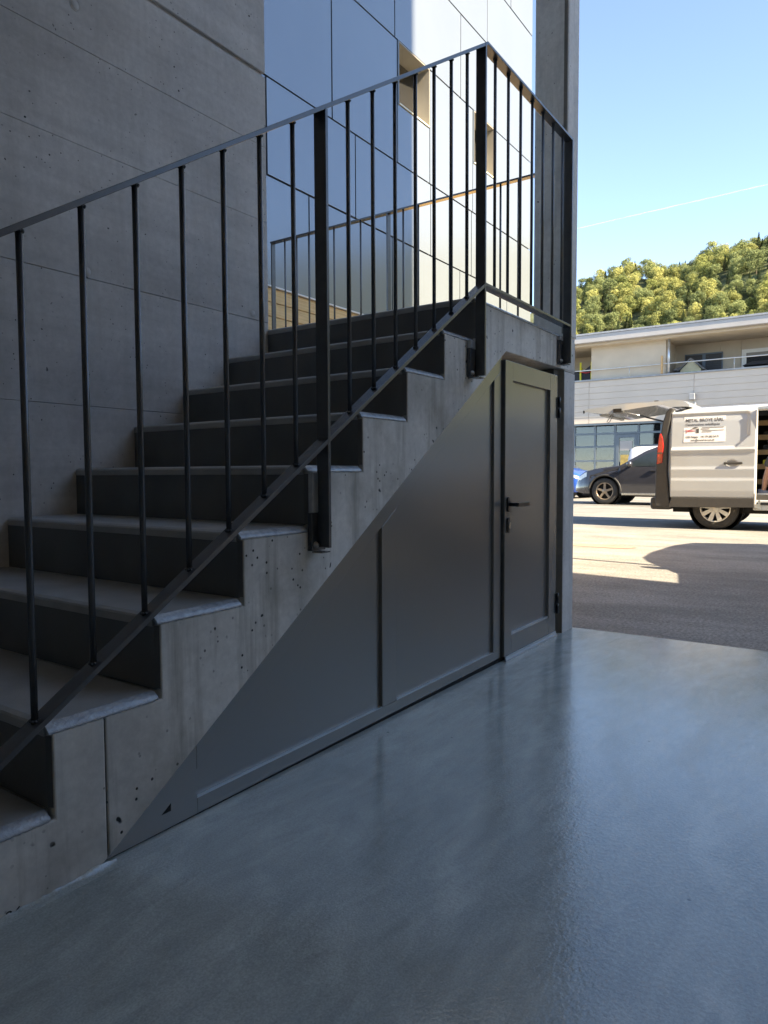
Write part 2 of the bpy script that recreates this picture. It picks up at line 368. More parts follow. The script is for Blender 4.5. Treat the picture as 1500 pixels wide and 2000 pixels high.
# ================================================================== SETTING
def zfloor(x): return -0.866 - 0.0085*x
GZ = -0.925
g = MB()
xs = [3.9, 12, 40, 120, 400, 3000]
g.add([(3.93, -3000, GZ), (6000, -3000, GZ), (6000, 3000, GZ), (3.93, 3000, GZ)], [(0, 1, 2, 3)])
g.add([(-6000, -3000, GZ-.12), (3.94, -3000, GZ-.12), (3.94, 3000, GZ-.12), (-6000, 3000, GZ-.12)], [(0, 1, 2, 3)])
tag(part('ground', g, 'asphalt'), kind='structure')
f = MB()
x0, x1, y0, y1 = -5.0, 3.935, -5.0, 1.395
f.add([(x0, y0, zfloor(x0)), (x1, y0, zfloor(x1)), (x1, y1, zfloor(x1)), (x0, y1, zfloor(x0)),
       (x0, y0, -1.3), (x1, y0, -1.3), (x1, y1, -1.3), (x0, y1, -1.3)],
      [(0, 1, 2, 3), (4, 7, 6, 5), (0, 4, 5, 1), (1, 5, 6, 2), (2, 6, 7, 3), (3, 7, 4, 0)])
f.box(-5.0, 0.9, 1.395, 2.6, -1.3, -0.88)
tag(part('floor', f, 'floor'), kind='structure')
# ceiling slab and the enclosing walls of the covered passage
tag(part('ceiling', box(-5.2, 2.78, -5.0, 2.83, 3.62, 4.0), 'ceiling'), kind='structure')
tag(part('wall_back', box(-5.25, -5.0, -5.0, 2.83, -1.3, 3.61), 'ceiling'), kind='structure')

tag(part('wall_front', box(2.62, 2.77, -5.0, -2.6, -1.3, 3.61), 'ceiling'), kind='structure')
# neighbouring block to the right whose tall corner shades the yard edge and the white facade
nb = thing('neighbour_building', 'tall white rendered block just outside the right edge of the view', 'building', (0, -5, GZ))
CX = 6.20 - SUN_R*6.65
part('wall', MB().prism([(-6, -5.02), (CX, -5.02), (CX-.13*12-.05, -17), (-6, -17)], 'z', -1.3, 13.2), 'neighbour', nb)
part('roof', MB().prism([(-6.1, -4.98), (CX+.02, -4.98), (CX-.13*12-.03, -17.1), (-6.1, -17.1)], 'z', 13.2, 13.45), 'roof_top', nb)
for i in range(3):
    for j in range(3):
        wx = CX-1.4 - j*2.9; wz = 5.4 + i*2.7
        w = part('window', box(wx-.8, wx+.8, -5.015, -4.985, wz, wz+1.5), 'alu_frame', nb)
        part('pane', box(wx-.72, wx+.72, -4.984, -4.98, wz+.08, wz+1.42), 'win_glass', w)

# ================================================================== LEFT CONCRETE WALL
YW = 2.575
cw = thing('concrete_wall', 'tall grey fair-faced concrete wall behind the stairs, with board marks and joints', 'wall', (0, YW, -0.9))
part('core', box(-5.0, 2.692, YW+.018, YW+.25, -1.3, 3.61), 'wall', cw)
zb = [-1.0, 0.2735, 0.782, 1.292, 1.668, 2.028, 2.62, 3.615]
gap = [0.0009, 0.0009, 0.0009, 0.0005, 0.0105, 0.0008]
for i in range(len(zb)-1):
    lo = zb[i] + (gap[i-1] if i else 0); hi = zb[i+1] - (gap[i] if i < len(gap) else 0)
    dy = [0.0, 0.0008, 0.0, 0.0012, 0.0004, 0.001, 0.0][i]
    part('concrete_panel', box(-5.0, 2.700, YW+dy, YW+.017, lo, hi), 'wall', cw, bevel=0.0016, seg=1)
for (px, pz) in ((1.686*0.99, .808), (2.588, .81), (0.62, .80), (1.65, 1.82)):
    t = MB(); t.lathe([(0.0001, -.0012), (.017, -.0012), (.0185, .0006), (.021, .0006), (.0225, -.0016), (.0235, .001)], (px, YW, pz), 'y', 24)
    part('tie_hole_plug', t, 'wall', cw)

# ================================================================== STAIRCASE
st = thing('concrete_staircase', 'raw concrete staircase with dark coated treads rising to the landing', 'staircase', (0.5, 1.37, -0.9))
X0, GO, Z4, RI = 0.507, 0.274, 0.0215, 0.1805
def SX(k): return X0 + GO*k
def SZ(k): return Z4 + RI*(k-4)
YF = 1.370
def soff(x): return -0.885 + 0.6745*(x-0.86)
XJ = 0.902
D = 0.017
low = [(SX(0), -1.25), (SX(0), SZ(0)-D), (SX(1), SZ(0)-D), (SX(1), SZ(1)-D), (XJ-.0015, SZ(1)-D), (XJ-.0015, soff(XJ)), (.86, soff(.86)), (.83, -.905), (.80, -1.25)]
part('base_block', MB().prism(low, 'y', YF, YW), 'flank', st, bevel=0.004)
hi = [(XJ+.0015, SZ(1)-D)]
for k in range(2, 9):
    hi += [(SX(k), SZ(k-1)-D), (SX(k), SZ(k)-D)]
hi += [(3.925, SZ(8)-D), (3.925, .566), (2.998, .556), (2.94, soff(2.94)), (XJ+.0015, soff(XJ))]
part('flight', MB().prism(hi, 'y', YF+.0006, YW), 'flank', st, bevel=0.004)
part('core_strip', box(XJ-.01, XJ+.01, YF+.004, YF+.02, soff(XJ)+.01, SZ(1)-D-.004), 'void', st)
# landing deck running back past the end of the wall
part('landing', box(2.70, 4.11, 1.56, 3.93, .50, SZ(8)-.001), 'flank', st, bevel=.004)
rnd = random.Random(3)
for k in range(0, 9):
    x, z = SX(k), SZ(k); xe = SX(k+1)-.011 if k < 8 else 3.74
    prof = [(xe, z+.004), (x+.006, z+.004), (x-.005, z-.001), (x-.0085, z-.006), (x-.0085, z-.024), (x-.0005, z-.024), (x-.0005, z-D+.0005), (xe, z-D+.0005)]
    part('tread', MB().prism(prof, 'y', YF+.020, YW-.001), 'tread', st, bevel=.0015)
    # riser below this nosing
    zl = (SZ(k-1)+.004) if k else zfloor(x)
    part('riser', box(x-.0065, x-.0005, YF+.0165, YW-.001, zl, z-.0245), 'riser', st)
    # vertical coated return of the riser on the flank corner
    part('riser_edge', MB().prism([(x-.0068, YF+.0163), (x-.0006, YF+.004), (x-.0006, YF+.0163)], 'z', zl+.003, z-.022), 'riser', st)
    # lumpy resin lip along the cut edge of the tread
    e = MB(); NX = 46 if k < 8 else 90
    rows = []
    xa, xb = x-.009, (xe if k < 8 else 3.70)
    for i in range(NX+1):
        t = i/NX; xx = xa+(xb-xa)*t
        j = rnd.uniform(-.0008, .0008); j2 = rnd.uniform(-.0012, .0012)
        endf = max(0, 1-abs(t-.985)/.05)*.010 if k < 8 else 0
        rows.append([(xx, YF+.0215, z+.0040), (xx, YF+.015+j, z+.0025+j*.5), (xx, YF+.006+j2*.6, z-.0045+j), (xx, YF-.0004+j*.6, z-.0120+j2+endf*.3), (xx, YF-.0008, z-.0165+j2), (xx, YF+.006, z-.0180)])
    vs = [q for r_ in rows for q in r_]; W6 = 6
    e.add(vs, [(i*W6+a, (i+1)*W6+a, (i+1)*W6+a+1, i*W6+a+1) for i in range(NX) for a in range(W6-1)], True)
    e.add(rows[0], [tuple(range(W6))]); e.add(rows[-1], [tuple(range(W6))])
    part('resin_lip', e, 'edge', st)
mt = Matrix(((1, 0, 0, .672), (0, 0, -1, YF-.0008), (0, 1, 0, -.884), (0, 0, 0, 1)))
text_mesh('26', .034, 'pencil', mt, 'pencil_mark', st, .0002)
# cove of floor resin pulled up against the foot of the stair
cv = MB(); pts = []
for i in range(60):
    t = i/59; x = .50+.42*t
    zf = zfloor(x); j = rnd.uniform(-.0015, .0015); k2 = .012 if x < .82 else .012+.018*max(0, 1-abs(x-.865)/.05)
    pts.append([(x, YF-.0015, zf+k2*.55+j), (x, YF-.006+j, zf+.003+j), (x, YF-.020+j, zf+.0008), (x, YF-.030, zf-.001)])
cv.add([q for r_ in pts for q in r_], [(i*4+a, i*4+a+1, (i+1)*4+a+1, (i+1)*4+a) for i in range(59) for a in range(3)], True)
part('resin_cove', cv, 'floor', st)

# ================================================================== STEEL INFILL WALL UNDER THE FLIGHT
iw = thing('infill_wall', 'grey painted sheet steel wall with recessed panels closing the space under the stairs', 'partition', (2.0, 1.39, -0.88))
ZB = -0.871
def fr(poly, name='frame_rail'): return part(name, MB().prism(poly, 'y', 1.3885, 1.4035), 'infill', iw, bevel=.0012)
T = .0785
def so_(x): return soff(x)-.0015
fr([(.876, ZB), (1.171, ZB), (1.171, so_(1.171)-T), (1.171, so_(1.171))], 'corner_plate')
fr([(1.1712, so_(1.171)-T), (2.985, so_(2.985)-T), (2.985, so_(2.94)+.02), (2.94, so_(2.94)), (1.1712, so_(1.171))], 'sloping_rail')
fr([(1.1712, ZB), (2.985, ZB), (2.985, -.831), (1.1712, -.831)], 'bottom_rail')
fr([(2.010, -.8308), (2.102, -.8308), (2.102, so_(2.102)-T-.0004), (2.010, so_(2.010)-T-.0004)], 'stile')
fr([(2.912, -.8308), (2.985, -.8308), (2.985, so_(2.985)-T-.0004), (2.912, so_(2.912)-T-.0004)], 'stile')
part('recessed_sheet', MB().prism([(1.165, -.836), (2.015, -.836), (2.015, so_(2.015)-T+.005), (1.165, so_(1.165)-T+.005)], 'y', 1.4005, 1.405), 'infill', iw)
part('recessed_sheet', MB().prism([(2.097, -.836), (2.917, -.836), (2.917, so_(2.917)-T+.005), (2.097, so_(2.097)-T+.005)], 'y', 1.4005, 1.405), 'infill', iw)
for (xa, xb, za) in ((1.171, 2.010, -.831), (2.102, 2.912, -.831)):
    part('lit_ledge_strip', box(xa+.001, xb-.001, 1.3895, 1.4, za-.0002, za+.0022), 'alu', iw)  # pale metal strip imitates the lit upward face of the recess
part('hole_shade_plate', MB().prism([(1.060, -.830), (1.088, -.830), (1.088, -.811)], 'y', 1.3878, 1.3884), 'void', iw)  # near-black plate paints the shade inside a small hole
part('shadow_gap', box(.88, 3.70, 1.392, 1.41, -.915, ZB+.001), 'void', iw)
part('backing', MB().prism([(.95, -.87), (3.0, -.87), (3.0, .50), (2.93, .49)], 'y', 1.42, 1.43), 'void', iw)

# ================================================================== DOOR
dr = thing('steel_door', 'small grey steel door with black lever handle beside the concrete column', 'door', (3.35, 1.38, -0.87))
DF = 1.374
xl, xr, zb0, zt = 3.000, 3.660, -.868, .520
ixl, ixr, izb, izt = 3.082, 3.560, -.780, .432
lf = MB()
lf.box(xl, ixl, DF, DF+.04, zb0, zt); 
part('door_stile', lf, 'infill', dr, bevel=.0015)
part('door_stile', box(ixr, xr, DF, DF+.04, zb0, zt), 'infill', dr, bevel=.0015)
part('door_rail', box(ixl+.0004, ixr-.0004, DF+.0003, DF+.04, zb0, izb), 'infill', dr, bevel=.0015)
part('door_rail', box(ixl+.0004, ixr-.0004, DF+.0003, DF+.04, izt, zt), 'infill', dr, bevel=.0015)
part('door_panel', box(ixl-.002, ixr+.002, DF+.016, DF+.022, izb-.002, izt+.002), 'infill', dr)
part('lit_ledge_bead', box(ixl+.001, ixr-.001, DF+.004, DF+.0155, izb+.0003, izb+.010), 'alu', dr, bevel=.001)  # bright bead paints in the light on the door recess ledge
part('rebate_seal', box(2.986, 3.0, 1.396, 1.412, zb0, zt), 'black', dr)
part('door_sweep', box(xl+.004, xr-.004, DF-.006, DF-.0005, -.889, -.868), 'alu', dr, bevel=.001)
part('threshold_strip', box(xl, xr, DF-.011, DF-.0065, -.896, -.882), 'alu', dr)
for hz in (.405, -.66):
    h = MB(); h.tube([(xr+.012, DF-.006, hz-.112), (xr+.012, DF-.006, hz-.0575)], .0085, 14); h.tube([(xr+.012, DF-.006, hz-.0545), (xr+.012, DF-.006, hz)], .0085, 14)
    h.box(xr-.012, xr+.012, DF-.003, DF-.0005, hz-.11, hz-.002)
    part('hinge', h, 'black', dr)
# lever handle with oval rose, cylinder escutcheon
hx, hz = 3.030, -.149
def oval(cx, cz, w, h_, y0, y1, seg=28):
    return MB().prism([(cx+w*math.cos(2*math.pi*i/seg)*(1 if True else 1), cz+(h_-w)*(1 if math.sin(2*math.pi*i/seg) > 0 else -1)*(abs(math.sin(2*math.pi*i/seg)) > 1e-6)+w*math.sin(2*math.pi*i/seg)) for i in range(seg)], 'y', y0, y1)
hd = part('handle_rose', oval(hx, hz, .015, .036, DF-.009, DF-.0005), 'black', dr, bevel=.002)
lv = MB(); lv.tube([(hx, DF-.009, hz), (hx, DF-.048, hz)], .0095, 16)
lv.box(hx-.010, hx+.125, DF-.060, DF-.042, hz-.0095, hz+.0095)
part('lever', lv, 'black', hd, bevel=.003)
es = part('lock_escutcheon', oval(hx, -.246, .0145, .036, DF-.008, DF-.0005), 'black', dr, bevel=.002)
part('lock_cylinder', oval(hx, -.248, .008, .0165, DF-.013, DF-.0075), 'brass', es, bevel=.0006)
# concrete jamb behind the hinges
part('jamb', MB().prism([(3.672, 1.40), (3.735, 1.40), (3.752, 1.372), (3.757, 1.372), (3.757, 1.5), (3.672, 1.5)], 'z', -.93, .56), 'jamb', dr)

# ================================================================== COLUMN
cl = thing('concrete_column', 'slender grey concrete column at the outer corner of the landing', 'column', (3.84, 1.45, -0.92))
part('shaft', box(3.758, 3.925, 1.370, 1.557, -1.2, .556), 'column', cl, bevel=.006)
part('joint_band', box(3.762, 3.921, 1.373, 1.553, .56, .76), 'column', cl)
part('shaft', box(3.760, 3.928, 1.366, 1.557, .752, 5.4), 'column', cl, bevel=.007)
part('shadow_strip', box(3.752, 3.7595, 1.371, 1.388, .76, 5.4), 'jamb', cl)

# ================================================================== STAIR RAILING
rl = thing('stair_railing', 'anthracite flat-steel railing with round bars following the stair and landing', 'railing', (1.62, 1.33, -0.2))
YO, YI = 1.310, 1.352
SLOPE = .6545
XC = 2.676
def zt_(x): return 1.755 - SLOPE*(XC-x)
def zl_(x): return .786 - SLOPE*(XC-.012-x)          # top face of the sloping bottom rail
XS = 0.16; th = .0145
hr = MB().prism([(XS, zt_(XS)), (XC, 1.755), (3.690, 1.755), (3.690, 1.743), (XC+.004, 1.743), (XS, zt_(XS)-th)], 'y', YO, YI)
part('handrail', hr, 'steel', rl, bevel=.0012)
br = MB().prism([(XS, zl_(XS)), (XC-.012, .786), (3.690, .786), (3.690, .773), (XC-.008, .773), (XS, zl_(XS)-th)], 'y', YO, YI)
part('bottom_rail', br, 'steel', rl, bevel=.0012)
def post(x0_, x1_, zb_, zt2, plate, shim):
    p_ = part('post', box(x0_, x1_, YO-.001, YI+.001, zb_, zt2-.013), 'steel', rl, bevel=.001)
    pl = part('mounting_plate', box(plate[0], plate[1], YI+.001, YF-.0008, plate[2], plate[3]), 'steel', p_, bevel=.001)
    b_ = MB(); zc = plate[2]+.018; xc = plate[0]+.016
    b_.lathe([(.0001, -.010), (.0055, -.010), (.0075, -.008), (.0075, -.003), (.010, -.003), (.010, 0)], (xc, YI+.001, zc), 'y', 12)
    part('bolt', b_, 'bolt', p_)
    part('foot_plate', box(plate[0], x1_, YO+.004, YI+.001, plate[2]-.004, plate[2]-.0005), 'steel', p_)
    part('shim', box(shim[0], shim[1], YI-.002, YF-.0015, shim[2], shim[3]), 'zinc', p_, bevel=.003)
post(1.618, 1.630, -.222, zt_(1.624), (1.592, 1.655, -.232, -.118), (1.594, 1.632, -.117, .004))
post(2.652, 2.664, .404, 1.755-.003, (2.606, 2.672, .396, .515), (2.607, 2.65, .5155, .548))
post(3.677, 3.689, .583, 1.755, (3.635, 3.70, .578, .705), (3.636, 3.676, .7055, .728))
bar = {}
weld = MB(); 
for a in range(7):
    t = 2*math.pi*a/7; weld.lathe([(.0001, -.0032), (.0026, -.002), (.0036, .0008), (.0022, .003), (.0001, .0036)], (math.cos(t)*.0075, math.sin(t)*.0075, .001), 'z', 6)
wm = weld.mesh('weld_bead'); wm.materials.append(M['steel'])
wb = MB().lathe([(.0001, -.004), (.0034, -.0025), (.0046, .0005), (.003, .0035), (.0001, .0045)], (0, 0, 0), 'z', 8)
wbm = wb.mesh('weld_blob'); wbm.materials.append(M['steel'])
def baluster(x, za, zb_, rail=rl, y=1.331, me_key=None):
    h_ = zb_-za
    key = round(h_, 3)
    if key not in bar:
        t = MB().tube([(0, 0, 0), (0, 0, h_)], .0068, 14); bar[key] = t.mesh('baluster'); bar[key].materials.append(M['steel'])
    o = inst('baluster', bar[key], rail, Vector((x, y, za))-ORG[rail])
    inst('weld_bead', wm, o, (0, 0, .004)); inst('weld_bead', wm, o, (0, 0, h_-.004), (math.pi, 0, 0))
    inst('weld_blob', wbm, o, (.0075, -.0075, .005))
    return o
bx = [.3415, .4705, .599, .727, .857, .987, 1.116, 1.245, 1.374, 1.504, 1.758, 1.889, 2.019, 2.149, 2.279, 2.408, 2.537]
for x in bx: baluster(x-.004, zl_(x-.004)-.004, zt_(x-.004)-th+.004)
for i in range(7): baluster(2.786+.1335*i, .784, 1.744)
# lower start post, just outside the left edge of the view
part('post', box(XS-.004, XS+.008, YO-.001, YI+.001, -.872, zt_(XS)-.004), 'steel', rl, bevel=.001)

# ================================================================== FAR RAILING OF THE LANDING
r2 = thing('walkway_railing', 'thin dark railing along the far edge of the landing before the white facade', 'railing', (4.18, 2.7, .74))
XA, XB = 4.155, 4.195
part('handrail', box(XA, XB, 1.50, 3.935, 1.824, 1.836), 'steel', r2, bevel=.001)
part('bottom_rail', box(XA, XB, 1.50, 3.935, .80, .812), 'steel', r2, bevel=.001)
for y in (3.9225, 2.8150, 1.56):
    part('post', box(XA, XB, y-.006, y+.006, .45, 1.8235), 'steel', r2, bevel=.001)
t2 = MB().tube([(0, 0, 0), (0, 0, 1.016)], .0068, 12).mesh('baluster'); t2.materials.append(M['steel'])
y = 3.80
for i in range(18):
    yy = 3.793 - .1227*i
    if abs(yy-2.815) < .03 or yy < 1.6: continue
    inst('baluster', t2, r2, Vector((4.172, yy, .810))-ORG[r2])

# ================================================================== WHITE PANELLED BUILDING
YP = 4.07
wbd = thing('panelled_building', 'white panelled facade with square windows rising behind the landing', 'building', (7.0, YP, GZ))
def q(a): return a*YP
rows = [.378, .597, .789, 1.091, 1.328, 1.525, 1.76, 2.02, 2.3]
XR = 2.392
cols = {0: [.72, 1.178, 1.50, 1.86, 2.19, XR], 1: [.72, 1.05, 1.346, 1.691, 1.933, 2.19, XR], 2: [.72, .98, 1.261, 1.527],
        3: [.72, 1.05, 1.515, 1.863, 2.19, XR], 4: [.72, 1.2, 1.6, 2.036, XR], 5: [.72, 1.3, 1.8, 2.21, XR], 6: [.72, 1.2, 1.6, 2.0, XR], 7: [.72, 1.2, 1.6, 2.0, XR]}
part('wall_core', box(q(.70), q(XR)-.03, YP+.30, YP+9, -1.2, q(2.3)), 'joint', wbd)
part('back_layer', box(q(.70), q(1.527), YP+.032, YP+.30, q(.378)+.03, q(2.3)), 'joint', wbd)
part('back_layer', box(q(1.687), q(1.941), YP+.032, YP+.30, q(.378)+.03, q(1.328)), 'joint', wbd)
part('back_layer', box(q(2.087), q(XR)-.03, YP+.032, YP+.30, q(.378)+.03, q(1.328)), 'joint', wbd)
part('back_layer', box(q(1.527), q(XR)-.03, YP+.033, YP+.299, q(1.092), q(2.3)), 'joint', wbd)
part('back_layer', box(q(1.527), q(XR)-.03, YP+.033, YP+.299, q(.378)+.03, q(.925)), 'joint', wbd)
GP = .008
pr = random.Random(5)
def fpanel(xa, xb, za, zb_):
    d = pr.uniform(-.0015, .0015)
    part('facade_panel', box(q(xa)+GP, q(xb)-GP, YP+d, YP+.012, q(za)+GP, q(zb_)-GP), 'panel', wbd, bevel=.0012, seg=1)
for i in range(8):
    if i == 2: continue
    c_ = cols[i]
    for a, b in zip(c_[:-1], c_[1:]): fpanel(a, b, rows[i], rows[i+1])
for a, b in ((.72, .98), (.98, 1.261), (1.261, 1.527), (1.687, 1.941), (2.087, XR)): fpanel(a, b, .789, 1.091)
for a, b in ((1.527, 1.687), (1.941, 2.087)):
    fpanel(a, b, .789, .937)
    xa, xb, za, zb_ = q(a)+.012, q(b)-.012, q(.937)+.02, q(1.091)-.004
    w = part('window', MB().box(xa, xa+.012, YP-.006, YP+.20, za, zb_).box(xb-.012, xb, YP-.006, YP+.20, za, zb_).box(xa+.012, xb-.012, YP-.006, YP+.20, zb_-.012, zb_), 'reveal', wbd)
    part('sill', MB().prism([(YP-.012, za-.012), (YP+.20, za+.02), (YP+.20, za-.012), (YP-.012, za-.024)], 'x', xa+.012, xb-.012), 'cream_sill', w)
    part('outer_trim', box(xa-.012, xa-.001, YP-.010, YP+.02, za-.03, zb_+.004), 'alu_frame', w)
    part('pane', box(xa+.0125, xb-.0125, YP+.198, YP+.204, za+.02, zb_-.0125), 'win_glass', w)
    part('blind', box(xa+.0125, xb-.0125, YP+.206, YP+.22, za+.02, zb_-.0125), 'reveal', w)
# coping line and timber boarding below the panels
part('base_flashing', box(q(.72), q(XR)-.03, YP-.014, YP+.03, q(.378)-.004, q(.378)+.008), 'white_paint', wbd)
bz = q(.378)-.010; i = 0
while bz > -.85:
    hgt = .115
    part('timber_board', box(q(.72), q(XR)-.06, YP+.006+.003*((i*7) % 3), YP+.034, bz-hgt+.005, bz), 'timber', wbd, bevel=.003, seg=1)
    bz -= hgt; i += 1

# ================================================================== BUILDING ACROSS THE YARD
ob = thing('commercial_building', 'cream clad commercial building with balcony storey across the yard', 'building', (32, 6, GZ))
XB0 = 32.0
YL, YRr = 22.0, -9.0
rf = part('roof', box(31.35, 42, YRr-.4, YL+.4, 5.80, 6.14), 'roof_edge', ob, bevel=.02)
part('roof_flashing', box(31.32, 42, YRr-.42, YL+.42, 6.142, 6.215), 'roof_top', rf)
part('ceiling_slab', box(31.62, 36, YRr, YL, 5.70, 5.795), 'cream_wall', ob)
# plank cladding of the balcony front: horizontal boards, split at vertical joints
zz = [2.225, 2.50, 2.775, 3.05, 3.325, 3.60, 3.875, 4.16]
ys = [YRr, -3.0, 1.5, 6.02, 10.5, 16.0, YL]
for a, b in zip(ys[:-1], ys[1:]):
    for zlo, zhi in zip(zz[:-1], zz[1:]):
        part('cladding_board', MB().prism([(XB0+.0, zlo+.003), (XB0-.010, zlo+.008), (XB0, zhi-.003), (XB0+.05, zhi-.003), (XB0+.05, zlo+.003)], 'y', a+.012, b-.012), 'cladding', ob)
part('parapet_core', box(XB0+.02, XB0+.25, YRr, YL, 2.22, 4.16), 'cladding', ob)
part('parapet_cap', box(XB0-.06, XB0+.30, YRr, YL, 4.162, 4.235), 'roof_top', ob, bevel=.008)
part('lintel_trim', box(XB0-.02, XB0+.3, YRr, YL, 2.14, 2.22), 'alu_frame', ob)
part('balcony_floor', box(XB0+.25, 36, YRr, YL, 3.0, 3.2), 'cream_wall', ob)
part('wall_block', box(XB0+.10, 36, 7.20, 10.45, 3.2, 5.70), 'cream_wall', ob)
part('rear_wall', box(34.6, 42, YRr, YL, 2.9, 5.70), 'cream_wall', ob)
part('rear_wall_panel', box(34.0, 34.6, 5.35, 7.20, 3.2, 5.70), 'cream_wall', ob)
part('rear_wall_panel', box(34.0, 34.6, 4.52, 5.34, 3.2, 5.70), 'cream_wall', ob)
part('rear_wall_panel', box(34.02, 34.6, YRr, 4.51, 5.25, 5.70), 'cream_wall', ob)
part('rear_wall_panel', box(34.02, 34.6, YRr, 1.6, 3.2, 5.25), 'cream_wall', ob)
w = part('window', box(33.93, 33.998, 5.24, 6.80, 3.5, 5.26), 'alu_frame', ob)
part('blind', box(33.915, 33.929, 5.28, 5.93, 3.55, 5.20), 'dark_blind', w)
part('blind', box(33.915, 33.929, 6.06, 6.76, 3.55, 5.20), 'dark_blind', w)
lm = box(33.895, 33.914, 5.29, 5.92, -.012, .012).mesh('louvre', (0, 0, 0)); lm.materials.append(M['dark_blind'])
for i in range(16): inst('louvre', lm, w, Vector((0, 0, 3.62+.10*i))-ORG[ob])
w = part('window', box(33.90, 34.01, 1.65, 4.49, 3.3, 5.25), 'white_paint', ob)
part('pane', box(33.885, 33.899, 1.8, 4.30, 3.45, 5.08), 'win_glass', w)
part('blind', box(33.8, 33.884, 1.8, 4.30, 4.92, 5.08), 'reveal', w)
part('downpipe', MB().tube([(32.02, 7.06, 4.24), (32.02, 7.06, 5.70)], .055, 12), 'alu', ob)
part('downpipe', MB().tube([(32.06, 5.96, 2.9), (32.0-.06, 5.96, 2.9), (31.94, 5.96, 2.3)], .05, 10), 'white_paint', ob)
part('wall_unit', box(31.80, 31.985, 5.95, 6.18, 3.04, 3.31), 'roof_top', ob, bevel=.02)
rod = part('balcony_rail', MB().tube([(31.95, YRr, 4.655), (31.95, YL, 4.655)], .026, 8), 'alu', ob)
for yy in (-6, -3.5, -1, 1.5, 4.5, 8.7, 11.9, 14.5, 18):
    part('rail_stay', MB().tube([(31.95, yy, 4.20), (31.95, yy, 4.655)], .014, 8), 'alu', rod)
# glazed ground floor: frames, panes, what stands inside
GX = 32.22
part('rear_room_wall', box(35.5, 36, YRr, YL, -.9, 2.9), 'van_inside', ob)
part('room_floor', box(32.1, 36, YRr, YL, -1.0, -.90), 'ceiling', ob)
part('end_wall', box(32.1, 42, YL, YL+.3, -.9, 5.70), 'cream_wall', ob)
part('end_wall', box(32.1, 42, YRr-.3, YRr, -.9, 5.70), 'cream_wall', ob)
mul = [10.258+.97*k for k in range(8, -1, -1)] + [9.352, 8.319, 7.35, 6.38, 5.41, 4.44, 3.47, 2.5, 1.5, .5, -1, -3, -5, -7]
tr = [-.90, -.12, .52, 1.17, 1.76, 2.14]
for yv in mul: part('mullion', box(GX-.05, GX+.06, yv-.045, yv+.045, -.9, 2.139), 'alu_frame', ob)
for a, b in zip(mul[:-1], mul[1:]):
    dd = (abs(a-9.352) < .01)
    for z in tr[1:-1]:
        if not dd or z > 1.5: part('transom', box(GX-.045, GX+.055, b+.046, a-.046, z-.045, z+.045), 'alu_frame', ob)
    if not dd:
        for z0, z1 in zip(tr[:-1], tr[1:]): part('pane', box(GX, GX+.01, b+.047, a-.047, z0+.046, z1-.046), 'glass', ob)
    else:
        part('pane', box(GX, GX+.01, b+.047, a-.047, 1.806, 2.10), 'glass', ob)
d_ = part('entrance_door', MB().box(GX-.06, GX+.04, 8.37, 8.50, -.9, 1.70).box(GX-.06, GX+.04, 9.17, 9.30, -.9, 1.70).box(GX-.06, GX+.04, 8.501, 9.169, 1.55, 1.70).box(GX-.06, GX+.04, 8.501, 9.169, -.9, -.6), 'alu_frame', ob)
part('pane', box(GX-.01, GX, 8.502, 9.168, -.598, 1.548), 'glass', d_)
part('poster', box(GX-.03, GX-.012, 8.62, 9.10, .16, .78), 'poster', d_)
part('notice', box(GX-.03, GX-.012, 8.58, 9.14, .98, 1.40), 'roof_edge', d_)
# things standing behind the glass
rack = thing('tyre_rack', 'rack of tyres on display behind the glazed shop bays', 'tyre rack', (32.8, 10.5, GZ))
part('shelves', MB().box(32.5, 33.1, 9.4, 12.2, .44, .49).box(32.5, 33.1, 9.4, 12.2, 1.08, 1.13).box(32.5, 33.1, 9.4, 12.2, -.25, -.2).box(33.06, 33.1, 9.4, 12.2, -.9, 1.13), 'orange_board', rack)
def tyre_at(px, y, z, r, lbl):
    t = MB(); t.lathe([(r*.55, -.10), (r*.62, -.12), (r*.93, -.11), (r, -.06), (r, .06), (r*.93, .11), (r*.62, .12), (r*.55, .10), (r*.55, -.10)], (px, y, z), 'x', 24)
    o = part('tyre', t, 'rubber', rack)
    rm = MB(); rm.lathe([(r*.54, -.08), (r*.46, -.085), (r*.42, -.03), (r*.12, -.05), (.001, -.05)], (px, y, z), 'x', 24); part('rim', rm, 'rim', o)
for (yy, z, r_, lbl) in ((9.75, 1.42, .25, 'tyre hung highest behind the second glazed bay'), (9.95, .84, .27, 'tyre in the middle row behind the glazing, left one'),
                   (9.52, .80, .25, 'tyre in the middle row behind the glazing, beside the entrance door'), (10.62, .84, .26, 'tyre in the middle row behind the leftmost glazed bay'),
                   (9.70, .12, .30, 'large tyre low behind the second glazed bay'), (10.75, .15, .3, 'large tyre low behind the leftmost glazed bay')):
    tyre_at(32.75, yy, z, r_, lbl)
o = part('display_board', box(33.0, 33.05, 10.3, 12.3, .65, 2.05), 'orange_board'); tag(o, 'orange display board behind the leftmost glazed bay', 'board')
o = part('counter', MB().box(32.6, 33.2, 6.3, 8.1, -.9, .05).box(32.55, 33.25, 6.25, 8.15, .05, .1), 'white_paint'); tag(o, 'low white counter behind the glazing near the entrance', 'counter')
